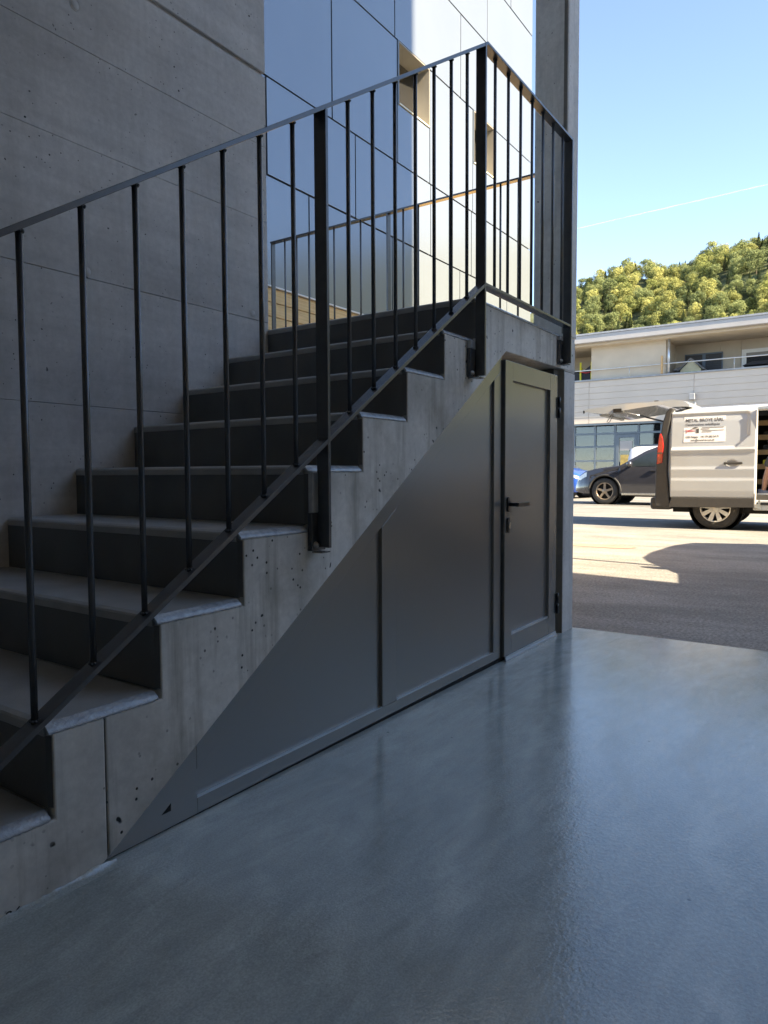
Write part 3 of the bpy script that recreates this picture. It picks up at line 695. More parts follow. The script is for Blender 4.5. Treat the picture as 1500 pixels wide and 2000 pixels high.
# balcony things
ph = thing('playhouse', 'beige toy playhouse with grey roof standing on the balcony', 'playhouse', (33.0, 6.35, 3.2))
part('wall', MB().prism([(5.88, 3.2), (6.72, 3.2), (6.72, 4.42), (6.30, 4.84), (5.88, 4.42)], 'x', 32.7, 33.6), 'beige_plastic', ph)
part('roof', MB().prism([(6.30, 4.92), (5.76, 4.42), (5.76, 4.36), (6.30, 4.85), (6.84, 4.36), (6.84, 4.42)], 'x', 32.6, 33.7), 'roof_grey', ph)
part('side_roof', MB().prism([(6.60, 4.62), (7.02, 4.50), (7.02, 4.42), (6.60, 4.50)], 'x', 32.75, 33.6), 'roof_grey', ph)
part('shutter', box(32.66, 32.699, 6.02, 6.52, 4.18, 4.34), 'green_plastic', ph)
tp = thing('trampoline', 'dark netted trampoline with yellow padded poles on the balcony corner', 'trampoline', (33.0, 11.0, 3.2))
for (yy, xx) in ((11.08, 32.5), (10.56, 32.5), (12.2, 33.2), (11.6, 34.2), (10.7, 34.0)):
    part('pole', MB().tube([(xx, yy, 3.2), (xx, yy, 5.12)], .045, 10), 'yellow', tp)
nn = MB(); 
for a in range(12):
    pass
nn.add([(32.52, 11.08, 3.6), (32.52, 10.56, 3.6), (34.0, 10.7, 3.6), (34.2, 11.6, 3.6), (33.2, 12.2, 3.6), (32.52, 11.08, 4.62), (32.52, 10.56, 5.02), (34.0, 10.7, 4.95), (34.2, 11.6, 4.95), (33.2, 12.2, 4.95)],
       [(0, 1, 6, 5), (1, 2, 7, 6), (2, 3, 8, 7), (3, 4, 9, 8), (4, 0, 5, 9)])
part('net', nn, 'net', tp)
part('strap', MB().tube([(32.46, 11.08, 4.68), (32.46, 10.82, 4.62), (32.46, 10.56, 4.66)], .022, 6), 'red', tp)
part('mat', box(32.5, 34.2, 10.5, 12.2, 3.52, 3.58), 'net', tp)
o = part('wooden_post', box(31.84, 31.93, 7.27, 7.35, 4.24, 5.0), 'plywood', bevel=.01); tag(o, 'short pale wooden post fixed to the balcony parapet', 'post')
ps = thing('balcony_parasol', 'dark folded-down parasol roof before the right balcony window', 'parasol', (33.2, 3.7, 3.2))
part('canopy', MB().add([(32.6, 4.28, 4.40), (32.6, 2.8, 4.40), (33.8, 2.8, 4.40), (33.8, 4.28, 4.40), (33.2, 4.02, 4.62), (33.2, 3.1, 4.62)], [(0, 1, 5, 4), (1, 2, 5), (2, 3, 4, 5), (3, 0, 4), (0, 3, 2, 1)]), 'net', ps)
part('pole', MB().tube([(33.2, 3.6, 3.2), (33.2, 3.6, 4.55)], .025, 8), 'alu', ps)

# ================================================================== VEHICLES
def wheel(parent, c, r, w, side, rim_mat='rim', spokes=5, axis='x', cover=False):
    """c = centre of outer face plane, side = -1/+1 direction the outer face looks along the axis"""
    s_ = side
    t = MB(); t.lathe([(r*.62, -s_*0.012), (r*.70, s_*.004), (r*.90, s_*.006), (r*.985, -s_*.02), (r, -s_*.05), (r, -s_*(w-.05)), (r*.95, -s_*(w-.01)), (r*.62, -s_*w)], c, axis, 40)
    wo = part('wheel', t, 'rubber', parent)
    rm = MB()
    rm.lathe([(r*.66, s_*.001), (r*.63, s_*.006), (r*.60, -s_*.004), (r*.585, -s_*.05)], c, axis, 40)
    rm.lathe([(r*.20, -s_*.012), (r*.17, s_*.004), (.001, s_*.006)], c, axis, 24)
    cc = Vector(c)
    for k in range(spokes):
        a = 2*math.pi*k/spokes + math.pi/2
        for (ra, rb, wa, wb_) in ((r*.14, r*.615, r*.085 if not cover else r*.07, r*.075 if not cover else r*.10),):
            pts = []
            for (rad, hw) in ((ra, wa), (rb, wb_)):
                for sg in (-1, 1):
                    u_ = math.cos(a)*rad - math.sin(a)*hw*sg; v_ = math.sin(a)*rad + math.cos(a)*hw*sg
                    pts.append((u_, v_))
            P4 = [pts[0], pts[2], pts[3], pts[1]]
            vs = []
            for dep in (s_*.001, -s_*.03):
                for (u_, v_) in P4: vs.append(cc + Vector({'x': (dep, u_, v_), 'y': (u_, dep, v_)}[axis]))
            rm.add(vs, [(0, 1, 2, 3), (7, 6, 5, 4), (0, 4, 5, 1), (1, 5, 6, 2), (2, 6, 7, 3), (3, 7, 4, 0)])
    part('rim', rm, rim_mat, wo)
    part('brake_disc', MB().lathe([(r*.58, -s_*.07), (.001, -s_*.07)], c, axis, 24), 'void', wo)
    return wo

def interp(tab, x):
    if x <= tab[0][0]: return tab[0][1]
    for (a, b), (c, d) in zip(tab[:-1], tab[1:]):
        if x <= c: return b + (d-b)*(x-a)/(c-a)
    return tab[-1][1]

def car(name, label, loc, rz, paint, P):
    """shell lofted from a silhouette; local u = forward (+Y), v = lateral (x), z up from the ground"""
    t = thing(name, label, 'car', loc, rz); ORG[t] = Vector((0, 0, 0))
    top, belt, hw, wr, ax = P['top'], P['belt'], P['hw'], P['wr'], P['ax']
    u0, u1 = top[0][0], top[-1][0]
    us = sorted(set([u0+(u1-u0)*i/70 for i in range(71)] + [a+wr*1.17*math.cos(math.pi*i/14) for a in ax for i in range(15)]))
    def bottom(u):
        z = interp(P['bot'], u)
        for a in ax:
            d = abs(u-a); ra = wr*1.17
            if d < ra: z = max(z, wr + math.sqrt(ra*ra-d*d)*1.0)
        return z
    def width(u, z):
        b = interp(belt, u); e = interp(P['plan'], u)
        if z <= b:
            tt = (z-.25)/(b-.25); return hw*e*(.955+.045*math.sin(math.pi*min(1, max(0, tt*.9+.08)))) - (.03 if tt > .96 else 0)
        k = (z-b)/(P['roof']-b); return hw*e*(.955 - .235*k)
    mb = MB(); nr = 12; nt_ = 7; sect = []
    for u in us:
        zb_ = bottom(u); zt2 = max(interp(top, u), zb_+.02)
        b = min(interp(belt, u), zt2)
        side = []
        for i in range(nr+1):
            s_ = i/nr
            z = zb_ + (b-zb_)*s_/.62 if s_ <= .62 else b + (zt2-b)*(s_-.62)/.38
            z = min(z, zt2); side.append((width(u, z), z))
        w0 = side[-1][0]
        topp = [(w0*math.cos(math.pi*i/nt_/1.0) if False else w0*(1-2*i/nt_), zt2 + .035*math.sin(math.pi*i/nt_)) for i in range(1, nt_)]
        row = [(x_, u, z) for x_, z in side] + [(x_, u, z) for x_, z in topp] + [(-x_, u, z) for x_, z in reversed(side)]
        sect.append(row)
    L_ = len(sect[0])
    mb.add([q_ for r_ in sect for q_ in r_], [(i*L_+a, i*L_+a+1, (i+1)*L_+a+1, (i+1)*L_+a) for i in range(len(sect)-1) for a in range(L_-1)], True)
    mb.add(sect[0], [tuple(range(L_))]); mb.add(sect[-1], [tuple(range(L_))])
    part('body', mb, paint, t)
    part('underbody', box(-hw*.88, hw*.88, u0+.25, u1-.25, .24, .62), 'void', t)
    # side windows follow the shell
    def patch(ua, ub, za_f, zb_f, side, n=14, m_=5, off=.006):
        vs = []
        for i in range(n+1):
            u = ua+(ub-ua)*i/n; a, b = za_f(u), max(zb_f(u), za_f(u)+.002)
            for j in range(m_+1):
                z = a+(b-a)*j/m_; vs.append((side*(width(u, z)+off), u, z))
        return MB().add(vs, [(i*(m_+1)+j, (i+1)*(m_+1)+j, (i+1)*(m_+1)+j+1, i*(m_+1)+j+1) for i in range(n) for j in range(m_)], True)
    for s_ in (-1, 1):
        for ua, ub in P['windows']:
            part('side_window', patch(ua, ub, lambda u: interp(belt, u)+.03, lambda u: interp(top, u)-.09, s_), 'car_glass_solid', t)
        part('sill_trim', box(s_*(hw*.955), s_*(hw*.99), ax[0]+wr*1.3, ax[1]-wr*1.3, .27, .33), 'trim' if not P.get('chrome') else 'chrome', t, bevel=.006)
        mx_ = P['mirror']; zb_ = interp(belt, mx_)+.05
        part('mirror', MB().lathe([(.001, -.10), (.06, -.08), (.085, 0), (.07, .08), (.001, .10)], (s_*(hw+.10), mx_, zb_+.05), 'x', 12).box(s_*(hw*.9), s_*(hw+.04), mx_-.03, mx_+.03, zb_-.02, zb_+.02), paint, t)
        hl = P['lamp']
        part('headlight', patch(hl[0], hl[1], lambda u: interp(top, u)-hl[2]-.02*(hl[1]-u), lambda u: interp(top, u)-hl[3], s_, 8, 3, .008), 'lamp_glass', t)
        rl_ = P['rear']
        part('tail_light', patch(rl_[0], rl_[1], lambda u: interp(belt, u)-.22, lambda u: interp(belt, u)-.04, s_, 5, 3, .008), 'red_lens', t)
        # door seams and handle
        for us_ in P['seams']:
            part('door_seam', patch(us_-.006, us_+.006, lambda u: .36, lambda u: interp(belt, u), s_, 1, 8, .002), 'void', t)
        for us_ in P['handles']:
            part('door_handle', box(s_*(hw*.97), s_*(hw+.035), us_, us_+.2, interp(belt, us_)-.10, interp(belt, us_)-.065), paint, t, bevel=.01)
        for a in ax:
            wheel(t, (s_*(hw*.955), a, wr), wr, .22, s_, P.get('rim', 'rim'), P.get('spokes', 5))
            ar = MB(); vs = []; N = 20
            for i in range(N+1):
                th_ = math.pi*i/N
                for rr_, off in ((wr*1.15, -.02), (wr*1.17, .012), (wr*1.28, .012), (wr*1.30, -.01)):
                    uu_, z = a+rr_*math.cos(th_), wr+rr_*math.sin(th_); vs.append((s_*(width(uu_, z)+off), uu_, z))
            ar.add(vs, [(i*4+j, (i+1)*4+j, (i+1)*4+j+1, i*4+j+1) for i in range(N) for j in range(3)], True)
            part('wheel_arch', ar, 'trim', t)
            part('arch_liner', MB().lathe([(wr*1.16, 0), (wr*1.16, -s_*.3), (.001, -s_*.3)], (s_*(hw*.93), a, wr), 'x', 24), 'void', t)
    ws = P['screen']; vs = []
    for i in range(9):
        u = ws[0]+(ws[1]-ws[0])*i/8; z = interp(top, u)+.012
        for j in range(9):
            s_ = -1+2*j/8; vs.append((s_*width(u, z)*.90, u, z+.035*math.cos(s_*math.pi/2)))
    part('windscreen', MB().add(vs, [(i*9+j, (i+1)*9+j, (i+1)*9+j+1, i*9+j+1) for i in range(8) for j in range(8)], True), 'car_glass_solid', t)
    part('number_plate', box(-.26, .26, u1+.002, u1+.014, .42, .53), 'white_paint', t)
    part('grille', box(-.5, .5, u1-.03, u1+.008, .56, .72), 'trim', t)
    return t
M['car_glass_solid'] = simple('car_window', (0.02, 0.026, 0.028), 0.08, spec=0.8, var=0.1)

SUV = dict(top=[(-2.36, .62), (-2.32, 1.0), (-2.15, 1.22), (-1.95, 1.52), (-1.5, 1.62), (-.5, 1.665), (.05, 1.62), (.35, 1.50), (1.02, 1.10), (1.12, 1.085), (1.7, 1.02), (2.05, .93), (2.26, .80), (2.34, .60), (2.36, .50)],
           bot=[(-2.36, .45), (-2.1, .32), (2.1, .30), (2.36, .36)], belt=[(-2.36, 1.06), (1.0, 1.04), (1.3, .95), (2.36, .62)],
           plan=[(-2.36, .80), (-2.1, .95), (-1.4, 1.0), (1.5, 1.0), (2.0, .95), (2.25, .82), (2.36, .70)], hw=.96, wr=.375, ax=[-1.43, 1.44], roof=1.66,
           windows=[(-1.95, -1.15), (-1.1, -.12), (-.06, .92)], screen=[.32, 1.0], mirror=.72, lamp=[1.98, 2.30, .16, .03], rear=[-2.34, -2.12], seams=[1.02, -.09, -1.12], handles=[-.02, -1.02], spokes=5, chrome=True, rim='rim_bronze')
HATCH = dict(top=[(-1.95, .60), (-1.92, .95), (-1.78, 1.20), (-1.5, 1.42), (-.9, 1.50), (-.2, 1.50), (.25, 1.40), (.95, 1.03), (1.4, .93), (1.75, .80), (1.92, .62), (1.96, .48)],
             bot=[(-1.95, .40), (-1.7, .24), (1.7, .22), (1.96, .30)], belt=[(-1.95, .95), (.9, .93), (1.2, .86), (1.96, .55)],
             plan=[(-1.95, .82), (-1.7, .95), (-1, 1.0), (1.2, 1.0), (1.65, .94), (1.96, .74)], hw=.86, wr=.31, ax=[-1.22, 1.22], roof=1.5,
             windows=[(-1.55, -.75), (-.70, .20), (.25, .86)], screen=[.24, .93], mirror=.62, lamp=[1.55, 1.86, .17, .03], rear=[-1.93, -1.75], seams=[.92, -.02, -.95], handles=[.05, -.9], spokes=6)
VANLET = dict(top=[(-2.2, .60), (-2.18, 1.2), (-2.08, 1.78), (-1.9, 1.86), (-.4, 1.88), (.35, 1.76), (1.25, 1.16), (1.5, 1.10), (1.95, .92), (2.15, .68), (2.2, .48)],
              bot=[(-2.2, .42), (-2, .28), (2, .26), (2.2, .34)], belt=[(-2.2, 1.08), (1.2, 1.05), (1.5, .98), (2.2, .60)],
              plan=[(-2.2, .90), (-2.0, .97), (-1, 1.0), (1.5, 1.0), (1.95, .92), (2.2, .74)], hw=.92, wr=.32, ax=[-1.4, 1.35], roof=1.88,
              windows=[(.15, 1.05)], screen=[.36, 1.22], mirror=.85, lamp=[1.78, 2.12, .2, .04], rear=[-2.19, -2.05], seams=[1.12, .1, -.9], handles=[.25, -.75], spokes=6)
car('parked_suv', 'dark SUV with five-spoke wheels parked behind the white van', (20.96, 4.66, GZ+.01), 0, 'suv', SUV)
car('parked_hatchback', 'bright blue small car partly hidden by the concrete column', (25.0, 9.75, GZ+.01), R(168), 'blue', HATCH)
car('parked_van', 'white delivery car showing its rear above the dark SUV', (27.9, 5.25, GZ+.01), R(180), 'white_car', VANLET)
car('parked_estate', 'grey car parked just outside the right edge, its shadow on the asphalt', (7.52, -1.15, GZ+.01), R(90), 'grey_car', SUV)

# ------------------------------------------------------------------ white work van with open tailgate and open sliding door
vn = thing('work_van', 'white work van with raised tailgate and open side door in the sunny yard', 'van', (13.05, .2, GZ))
VX, VF = 12.10, 14.05           # near side, far side
YR = 2.66
prof = [(-2.30, -.55), (-2.36, -.15), (-2.28, .05), (-1.75, .20), (-1.55, .26), (-.85, .94), (-.55, 1.03), (.2, 1.065), (2.2, 1.055), (2.62, 1.03), (2.68, .98), (2.74, .3), (2.80, -.40), (2.80, -.56)]
def vside(x, name, mat, pts, th_=.05, bev=.02):
    return part(name, MB().prism(pts, 'x', x, x+th_), mat, vn, bevel=bev)
# far side wall, roof, floor, bulkhead, nose
far = [(-2.30, -.55)] + prof[1:-1] + [(2.80, -.56)]
vside(VF-.05, 'far_side', 'van_white', far)
roofp = MB(); rs = []
for i in range(25):
    yy = -.90 + (2.66+.90)*i/24
    zc = interp([(-.90, .93), (-.55, 1.03), (.2, 1.065), (2.2, 1.055), (2.5, 1.045), (2.66, 1.02)], yy)
    rs.append([(VX+.03+(VF-VX-.06)*j/12, yy, zc-.10*abs(1-2*j/12)**5 + .018*math.sin(math.pi*j/12)) for j in range(13)])
roofp.add([a for r_ in rs for a in r_], [(i*13+j, (i+1)*13+j, (i+1)*13+j+1, i*13+j+1) for i in range(24) for j in range(12)], True)
rp = part('roof', roofp, 'van_white', vn); so1 = rp.modifiers.new('solid', 'SOLIDIFY'); so1.thickness = .03
part('floor_pan', box(VX+.06, VF-.05, -1.6, 2.74, -.44, -.36), 'van_inside', vn)
part('underbody', box(VX+.18, VF-.18, -2.1, 2.6, -.66, -.44), 'void', vn)
part('bulkhead', box(VX+.08, VF-.06, .15, .19, -.36, .95), 'van_inside', vn)
part('lining', box(VF-.075, VF-.052, -.4, 2.66, -.36, .93), 'van_inside', vn)
# near side: rear quarter behind the slid-back door, front door, nose
vside(VX, 'rear_quarter', 'van_white', [(1.36, -.40), (1.62, -.40), (1.66, -.22), (1.93, -.12), (2.22, -.22), (2.27, -.40), (2.62, -.40), (2.62, .96), (1.36, .96)], .05)
vside(VX, 'front_side', 'van_white', [(.30, -.55), (.30, .955), (-.55, .955), (-.85, .90), (-1.55, .26), (-2.28, .05), (-2.34, -.15), (-2.30, -.55), (-1.93, -.55), (-1.87, -.28), (-1.60, -.16), (-1.33, -.28), (-1.27, -.55)], .06)
part('cab_window', MB().prism([(.12, .36), (.12, .82), (-.55, .82), (-.78, .72), (-1.15, .36)], 'x', VX-.008, VX+.004), 'car_glass_solid', vn)
part('bonnet', MB().prism([(-2.34, -.5), (-2.36, -.15), (-2.28, .05), (-1.75, .20), (-1.50, .27), (-1.50, -.5)], 'x', VX+.061, VF-.051), 'van_white', vn, bevel=.04)
part('windscreen', MB().prism([(-1.50, .28), (-.88, .93), (-.86, .91), (-1.46, .27)], 'x', VX+.09, VF-.09), 'car_glass_solid', vn)
part('sill', box(VX+.02, VX+.12, -1.25, 1.40, -.60, -.44), 'van_white', vn, bevel=.015)
part('step_rail', box(VX+.005, VX+.05, .32, 1.345, -.515, -.475), 'black', vn)
part('door_track', box(VX-.005, VX+.04, .32, 1.36, .955, .99), 'alu', vn)
# sliding door: pressed panel surface
DX = VX-.055
def sd_dx(y, z):
    base = interp([(-.41, .012), (-.30, -.004), (-.14, -.010), (-.10, -.002), (.04, -.014), (.08, -.004), (.30, -.012), (.345, -.030), (.37, -.016), (.8, .010), (.93, .030), (.965, .055)], z)
    # pressed window field: rounded outline
    r_edge = 1.455 if z > .56 else 1.455 + (.56-z)*1.05
    if z > .86: r_edge += (z-.86)**2*8
    ins = min(y-r_edge, .935-z-.01*max(0, 2.6-y)*0, z-.365, 9)
    k = max(0, min(1, ins/.035)); k = k*k*(3-2*k)
    hc = max(0, 1-((y-1.70)/.085)**2-((z-.125)/.05)**2)
    return base + .024*k + .02*math.sqrt(hc)
sdm = MB(); NY, NZ = 84, 92
ya, yb, za, zb_ = 1.372, 2.600, -.41, .965
sdm.add([(DX+sd_dx(ya+(yb-ya)*i/NY, za+(zb_-za)*j/NZ), ya+(yb-ya)*i/NY, za+(zb_-za)*j/NZ) for i in range(NY+1) for j in range(NZ+1)],
        [(i*(NZ+1)+j, (i+1)*(NZ+1)+j, (i+1)*(NZ+1)+j+1, i*(NZ+1)+j+1) for i in range(NY) for j in range(NZ)], True)
sdo = part('sliding_door', sdm, 'van_white', vn); k_ = sdo.modifiers.new('solid', 'SOLIDIFY'); k_.thickness = .03; k_.offset = 1 if False else -1
part('door_trim', MB().prism([(ya+.002, -.555), (yb+.02, -.575), (yb-.02, -.415), (ya+.002, -.412)], 'x', DX-.012, DX+.03), 'trim', sdo, bevel=.008)
part('door_handle', box(DX-.030, DX-.008, 1.545, 1.81, .112, .150), 'trim', sdo, bevel=.010)
part('door_edge', box(DX+.0, DX+.07, ya-.012, ya-.001, -.55, .95), 'white_paint', sdo)
part('guide_arm', MB().box(DX-.01, DX+.10, ya-.05, ya-.012, -.56, -.50).box(DX+.0, DX+.03, ya-.08, ya-.05, -.58, -.44), 'chrome', sdo)
# rear corner: dark plastic, lamp, bumper
part('corner_trim', MB().prism([(2.585, -.60), (2.62, -.42), (2.66, .0), (2.655, .6), (2.60, .965), (2.57, 1.03), (2.63, 1.045), (2.69, .99), (2.745, .80), (2.80, .40), (2.84, .14), (2.845, -.57)], 'x', VX-.022, VX+.16), 'trim', vn, bevel=.02)
part('corner_trim', MB().prism([(2.585, -.60), (2.62, -.42), (2.66, .6), (2.57, 1.03), (2.69, .99), (2.80, .40), (2.845, -.57)], 'x', VF-.16, VF+.01), 'trim', vn, bevel=.02)
lampo = part('tail_lamp', MB().prism([(2.735, .15), (2.825, .125), (2.815, .40), (2.79, .615), (2.765, .635), (2.735, .56), (2.715, .42)], 'x', VX-.034, VX+.10), 'red_lens', vn, bevel=.012)
part('lamp_divider', box(VX-.037, VX-.030, 2.73, 2.82, .300, .318), 'trim', lampo)
part('tail_lamp', MB().prism([(2.735, .15), (2.825, .125), (2.815, .40), (2.79, .615), (2.735, .56), (2.715, .42)], 'x', VF-.10, VF+.02), 'red_lens', vn, bevel=.012)
part('rear_bumper', box(VX+.02, VF-.02, 2.60, 2.93, -.62, -.42), 'trim', vn, bevel=.04)
part('load_sill', box(VX+.17, VF-.17, 2.72, 2.82, -.42, -.33), 'alu', vn, bevel=.01)
# tailgate raised level
tg = MB(); ts = []
tp_ = [(2.36, 1.085), (2.46, 1.160), (2.62, 1.185), (2.80, 1.172), (3.1, 1.166), (3.45, 1.160), (3.75, 1.125), (4.02, 1.105), (4.11, 1.092)]
bt_ = [(2.36, 1.06), (2.55, 1.065), (2.66, 1.06), (2.80, 1.110), (3.1, 1.085), (3.45, 1.045), (3.75, 1.005), (3.98, 1.04), (4.11, 1.082)]
xsn = [VX+.10+(VF-VX-.20)*j/10 for j in range(11)]
for j, x in enumerate(xsn):
    cr = .012*(1-abs(1-2*j/10)**4)
    ts.append([(x, y_, z_+cr) for y_, z_ in tp_] + [(x, y_, z_) for y_, z_ in reversed(bt_)])
LL = len(ts[0])
tg.add([a for r_ in ts for a in r_], [(i*LL+a, (i+1)*LL+a, (i+1)*LL+(a+1) % LL, i*LL+(a+1) % LL) for i in range(10) for a in range(LL)], True)
tg.add(ts[0], [tuple(range(LL))]); tg.add(ts[-1], [tuple(range(LL))])
tgo = part('tailgate', tg, 'van_white', vn); bb = tgo.modifiers.new('bevel', 'BEVEL'); bb.width = .012; bb.segments = 2; bb.limit_method = 'ANGLE'; bb.angle_limit = R(40)
part('latch', box(VX+.085, VX+.30, 3.44, 3.58, 1.02, 1.085), 'black', tgo, bevel=.008)
part('handle', box(12.9, 13.3, 3.42, 3.54, 1.175, 1.215), 'trim', tgo, bevel=.01)
part('lip_pad', box(VX+.3, VF-.3, 3.82, 3.88, .985, 1.015), 'van_white', tgo, bevel=.008)
part('wiper_stub', MB().box(12.95, 13.0, 3.03, 3.06, 1.18, 1.24).box(12.93, 13.03, 3.02, 3.08, 1.235, 1.255), 'black', tgo)
part('rubber_stop', MB().lathe([(.001, -.03), (.016, -.02), (.016, .03), (.001, .035)], (VX+.12, 4.10, 1.06), 'z', 8), 'black', tgo)
part('strap', MB().tube([(VX+.14, 3.62, 1.0), (VX+.14, 3.66, .93), (VX+.14, 3.70, .87), (VX+.14, 3.685, .85), (VX+.14, 3.65, .87), (VX+.14, 3.61, .95), (VX+.14, 3.59, 1.0)], .006, 6), 'trim', tgo)
for xx in (VX+.11, VF-.11):
    s_ = part('gas_strut', MB().tube([(xx, 3.46, 1.045), (xx, 3.12, .945)], .008, 8), 'chrome', vn)
    part('strut_body', MB().tube([(xx, 3.14, .951), (xx, 2.70, .815)], .014, 8), 'black', s_)
part('rear_pillar', box(VX+.05, VX+.17, 2.58, 2.66, -.36, 1.0), 'van_white', vn)
part('rear_pillar', box(VF-.17, VF-.05, 2.58, 2.66, -.36, 1.0), 'van_white', vn)
# wheels
for (yy, sp) in ((1.945, 9), (-1.60, 9)):
    wheel(vn, (VX+.10, yy, GZ+.345), .345, .22, -1, 'rim', 9, 'x', True)
    wheel(vn, (VF-.10, yy, GZ+.345), .345, .22, 1, 'rim', 9, 'x', True)
    part('arch_liner', MB().lathe([(.40, .06), (.40, .40), (.001, .40)], (VX+.06, yy, GZ+.345), 'x', 24), 'void', vn)
# magnetic sign on the sliding door
def dsx(y, z): return DX + sd_dx(y, z)
sx = DX + .024 - .018
sg = part('sign_plate', MB().add([(dsx(2.41, .475)-.004, 2.41, .472), (dsx(1.80, .475)-.004, 1.80, .472), (dsx(1.80, .875)-.004, 1.80, .878), (dsx(2.41, .875)-.004, 2.41, .878),
                                 (dsx(2.41, .475)-.0015, 2.41, .472), (dsx(1.80, .475)-.0015, 1.80, .472), (dsx(1.80, .875)-.0015, 1.80, .878), (dsx(2.41, .875)-.0015, 2.41, .878)],
                                [(0, 1, 2, 3), (7, 6, 5, 4), (0, 4, 5, 1), (1, 5, 6, 2), (2, 6, 7, 3), (3, 7, 4, 0)]), 'sticker', sdo)
xb_, xt_ = dsx(2.1, .475)-.0062, dsx(2.1, .875)-.0062
sh = (xt_-xb_)/.406
def tm(y, z): return Matrix(((0, sh, -1, xb_+sh*(z-.472)), (-1, 0, 0, y), (0, 1, 0, z), (0, 0, 0, 1)))
text_mesh('METAL BROYE SÀRL', .073, 'ink', tm(2.388, .795), 'lettering', sg, .0004, .86, .0012)
text_mesh('Constructions métalliques', .053, 'ink', tm(2.388, .735), 'lettering', sg, .0004, .90, .0008)
text_mesh('1532 Fétigny   +41 79 282 54 71', .044, 'ink', tm(2.388, .542), 'lettering', sg, .0004, .865, .0007)
text_mesh('info@metal-broye.ch', .044, 'ink', tm(2.30, .490), 'lettering', sg, .0004, .92, .0004)
for (ya_, yb2, z, hh) in ((2.14, 1.82, .697, .006), (2.16, 2.03, .675, .006), (2.14, 1.82, .652, .006), (2.14, 2.00, .630, .006)):
    part('fine_print', box(xb_+sh*(z-.472)-.0008, xb_+sh*(z-.472)+.001, ya_, yb2, z, z+hh), 'ink', sg)
lg = MB(); gx = xb_+sh*(.66-.472)-.001
lg.prism([(2.375, .615), (2.375, .680), (2.369, .680), (2.369, .615)], 'x', gx-.002, gx+.003)
lg.prism([(2.36, .64), (2.25, .648), (2.25, .656), (2.36, .668)], 'x', gx-.002, gx+.003)
part('logo_bar', lg, 'ink_red', sg)
part('logo_block', MB().prism([(2.225, .615), (2.185, .615), (2.185, .692), (2.225, .680)], 'x', gx-.002, gx+.003).prism([(2.30, .692), (2.23, .715), (2.19, .705), (2.25, .690)], 'x', gx-.002, gx+.003), 'ink', sg)
# shelves inside the van
sf = thing('tool_shelf', 'plywood tool shelving built inside the white work van', 'shelf', (13.0, .9, -.36))
for z in (-.17, .075, .305, .545, .775):
    b_ = part('shelf_board', box(12.78, 13.25, .30, 1.95, z-.012, z+.012), 'plywood', sf)
    part('shelf_edge', box(12.765, 12.779, .30, 1.95, z-.035, z+.045), 'plywood', sf)
for yy in (.30, 1.12, 1.94): part('upright', box(12.79, 13.25, yy-.009, yy+.009, -.355, .93), 'plywood', sf)
part('back_board', box(13.251, 13.262, .28, 1.96, -.355, .93), 'van_inside', sf)
rr_ = random.Random(11)
lvl = {0: 'bottom', 1: 'second', 2: 'third', 3: 'fourth'}
cols_ = ['black', 'trim', 'yellow', 'black', 'net', 'poster']
names = {'black': 'black', 'trim': 'dark grey', 'yellow': 'yellow', 'net': 'charcoal', 'poster': 'ochre'}
for i, z in enumerate((-.17, .075, .305, .545)):
    for j in range(3):
        y_ = 1.06 + .14*j if j < 2 else 1.30
        cm = cols_[(i*2+j*3) % 6]
        hgt = rr_.uniform(.06, .13)
        o = part('tool_case', MB().prism([(y_-.055, z+.0125), (y_+.055, z+.0125), (y_+.05, z+.0125+hgt), (y_-.05, z+.0125+hgt)], 'x', 12.80, 13.10), cm, None, bevel=.008)
        tag(o, '%s tool case on the %s shelf of the van, %s' % (names[cm], lvl[i], ('rightmost', 'middle', 'leftmost')[j]), 'tool case', 'tool cases in the van')

# ------------------------------------------------------------------ person bent forward inside the van doorway
def skin_body(name, joints, edges, mat, parent, root=0, sub=2):
    me = bpy.data.meshes.new(name); org = ORG[parent]
    me.from_pydata([tuple(Vector(j[0])-org) for j in joints], edges, [])
    me.materials.append(M[mat])
    o = bpy.data.objects.new(name, me); C.objects.link(o); o.parent = parent
    md = o.modifiers.new('skin', 'SKIN'); md.use_smooth_shade = True
    for i, j in enumerate(joints):
        sv = me.skin_vertices[0].data[i]; sv.radius = j[1] if isinstance(j[1], tuple) else (j[1], j[1]); sv.use_root = (i == root)
    sb = o.modifiers.new('sub', 'SUBSURF'); sb.levels = sub; sb.render_levels = sub
    ORG[o] = org; return o
FZ = -.36
pe = thing('person', 'person in dark shorts and grey sneakers stepping inside the white van', 'person', (12.4, 1.1, FZ))
J = [((12.42, 1.04, .46), .13),           # 0 pelvis
     ((12.42, .86, .56), .12), ((12.42, .62, .66), .14), ((12.42, .44, .70), .085), ((12.42, .33, .70), .055), ((12.42, .26, .69), .075), ((12.42, .17, .65), .088), ((12.42, .09, .60), .06),   # spine, neck, head
     ((12.33, 1.05, .40), .085), ((12.30, 1.20, .12), .058), ((12.30, 1.215, .02), .050), ((12.30, 1.245, -.10), .052), ((12.30, 1.275, -.27), .034), ((12.30, 1.28, -.31), .036),   # near leg
     ((12.51, 1.02, .40), .085), ((12.54, .93, .10), .058), ((12.54, .98, -.10), .05), ((12.54, 1.02, -.28), .034),                          # far leg
     ((12.26, .50, .64), .052), ((12.22, .40, .40), .042), ((12.27, .26, .22), .030), ((12.58, .50, .64), .052), ((12.62, .38, .42), .042), ((12.58, .24, .26), .030)]
E_ = [(0, 1), (1, 2), (2, 3), (3, 4), (4, 5), (5, 6), (6, 7), (0, 8), (8, 9), (9, 10), (10, 11), (11, 12), (12, 13), (0, 14), (14, 15), (15, 16), (16, 17), (2, 18), (18, 19), (19, 20), (2, 21), (21, 22), (22, 23)]
skin_body('body', J, E_, 'skin', pe)
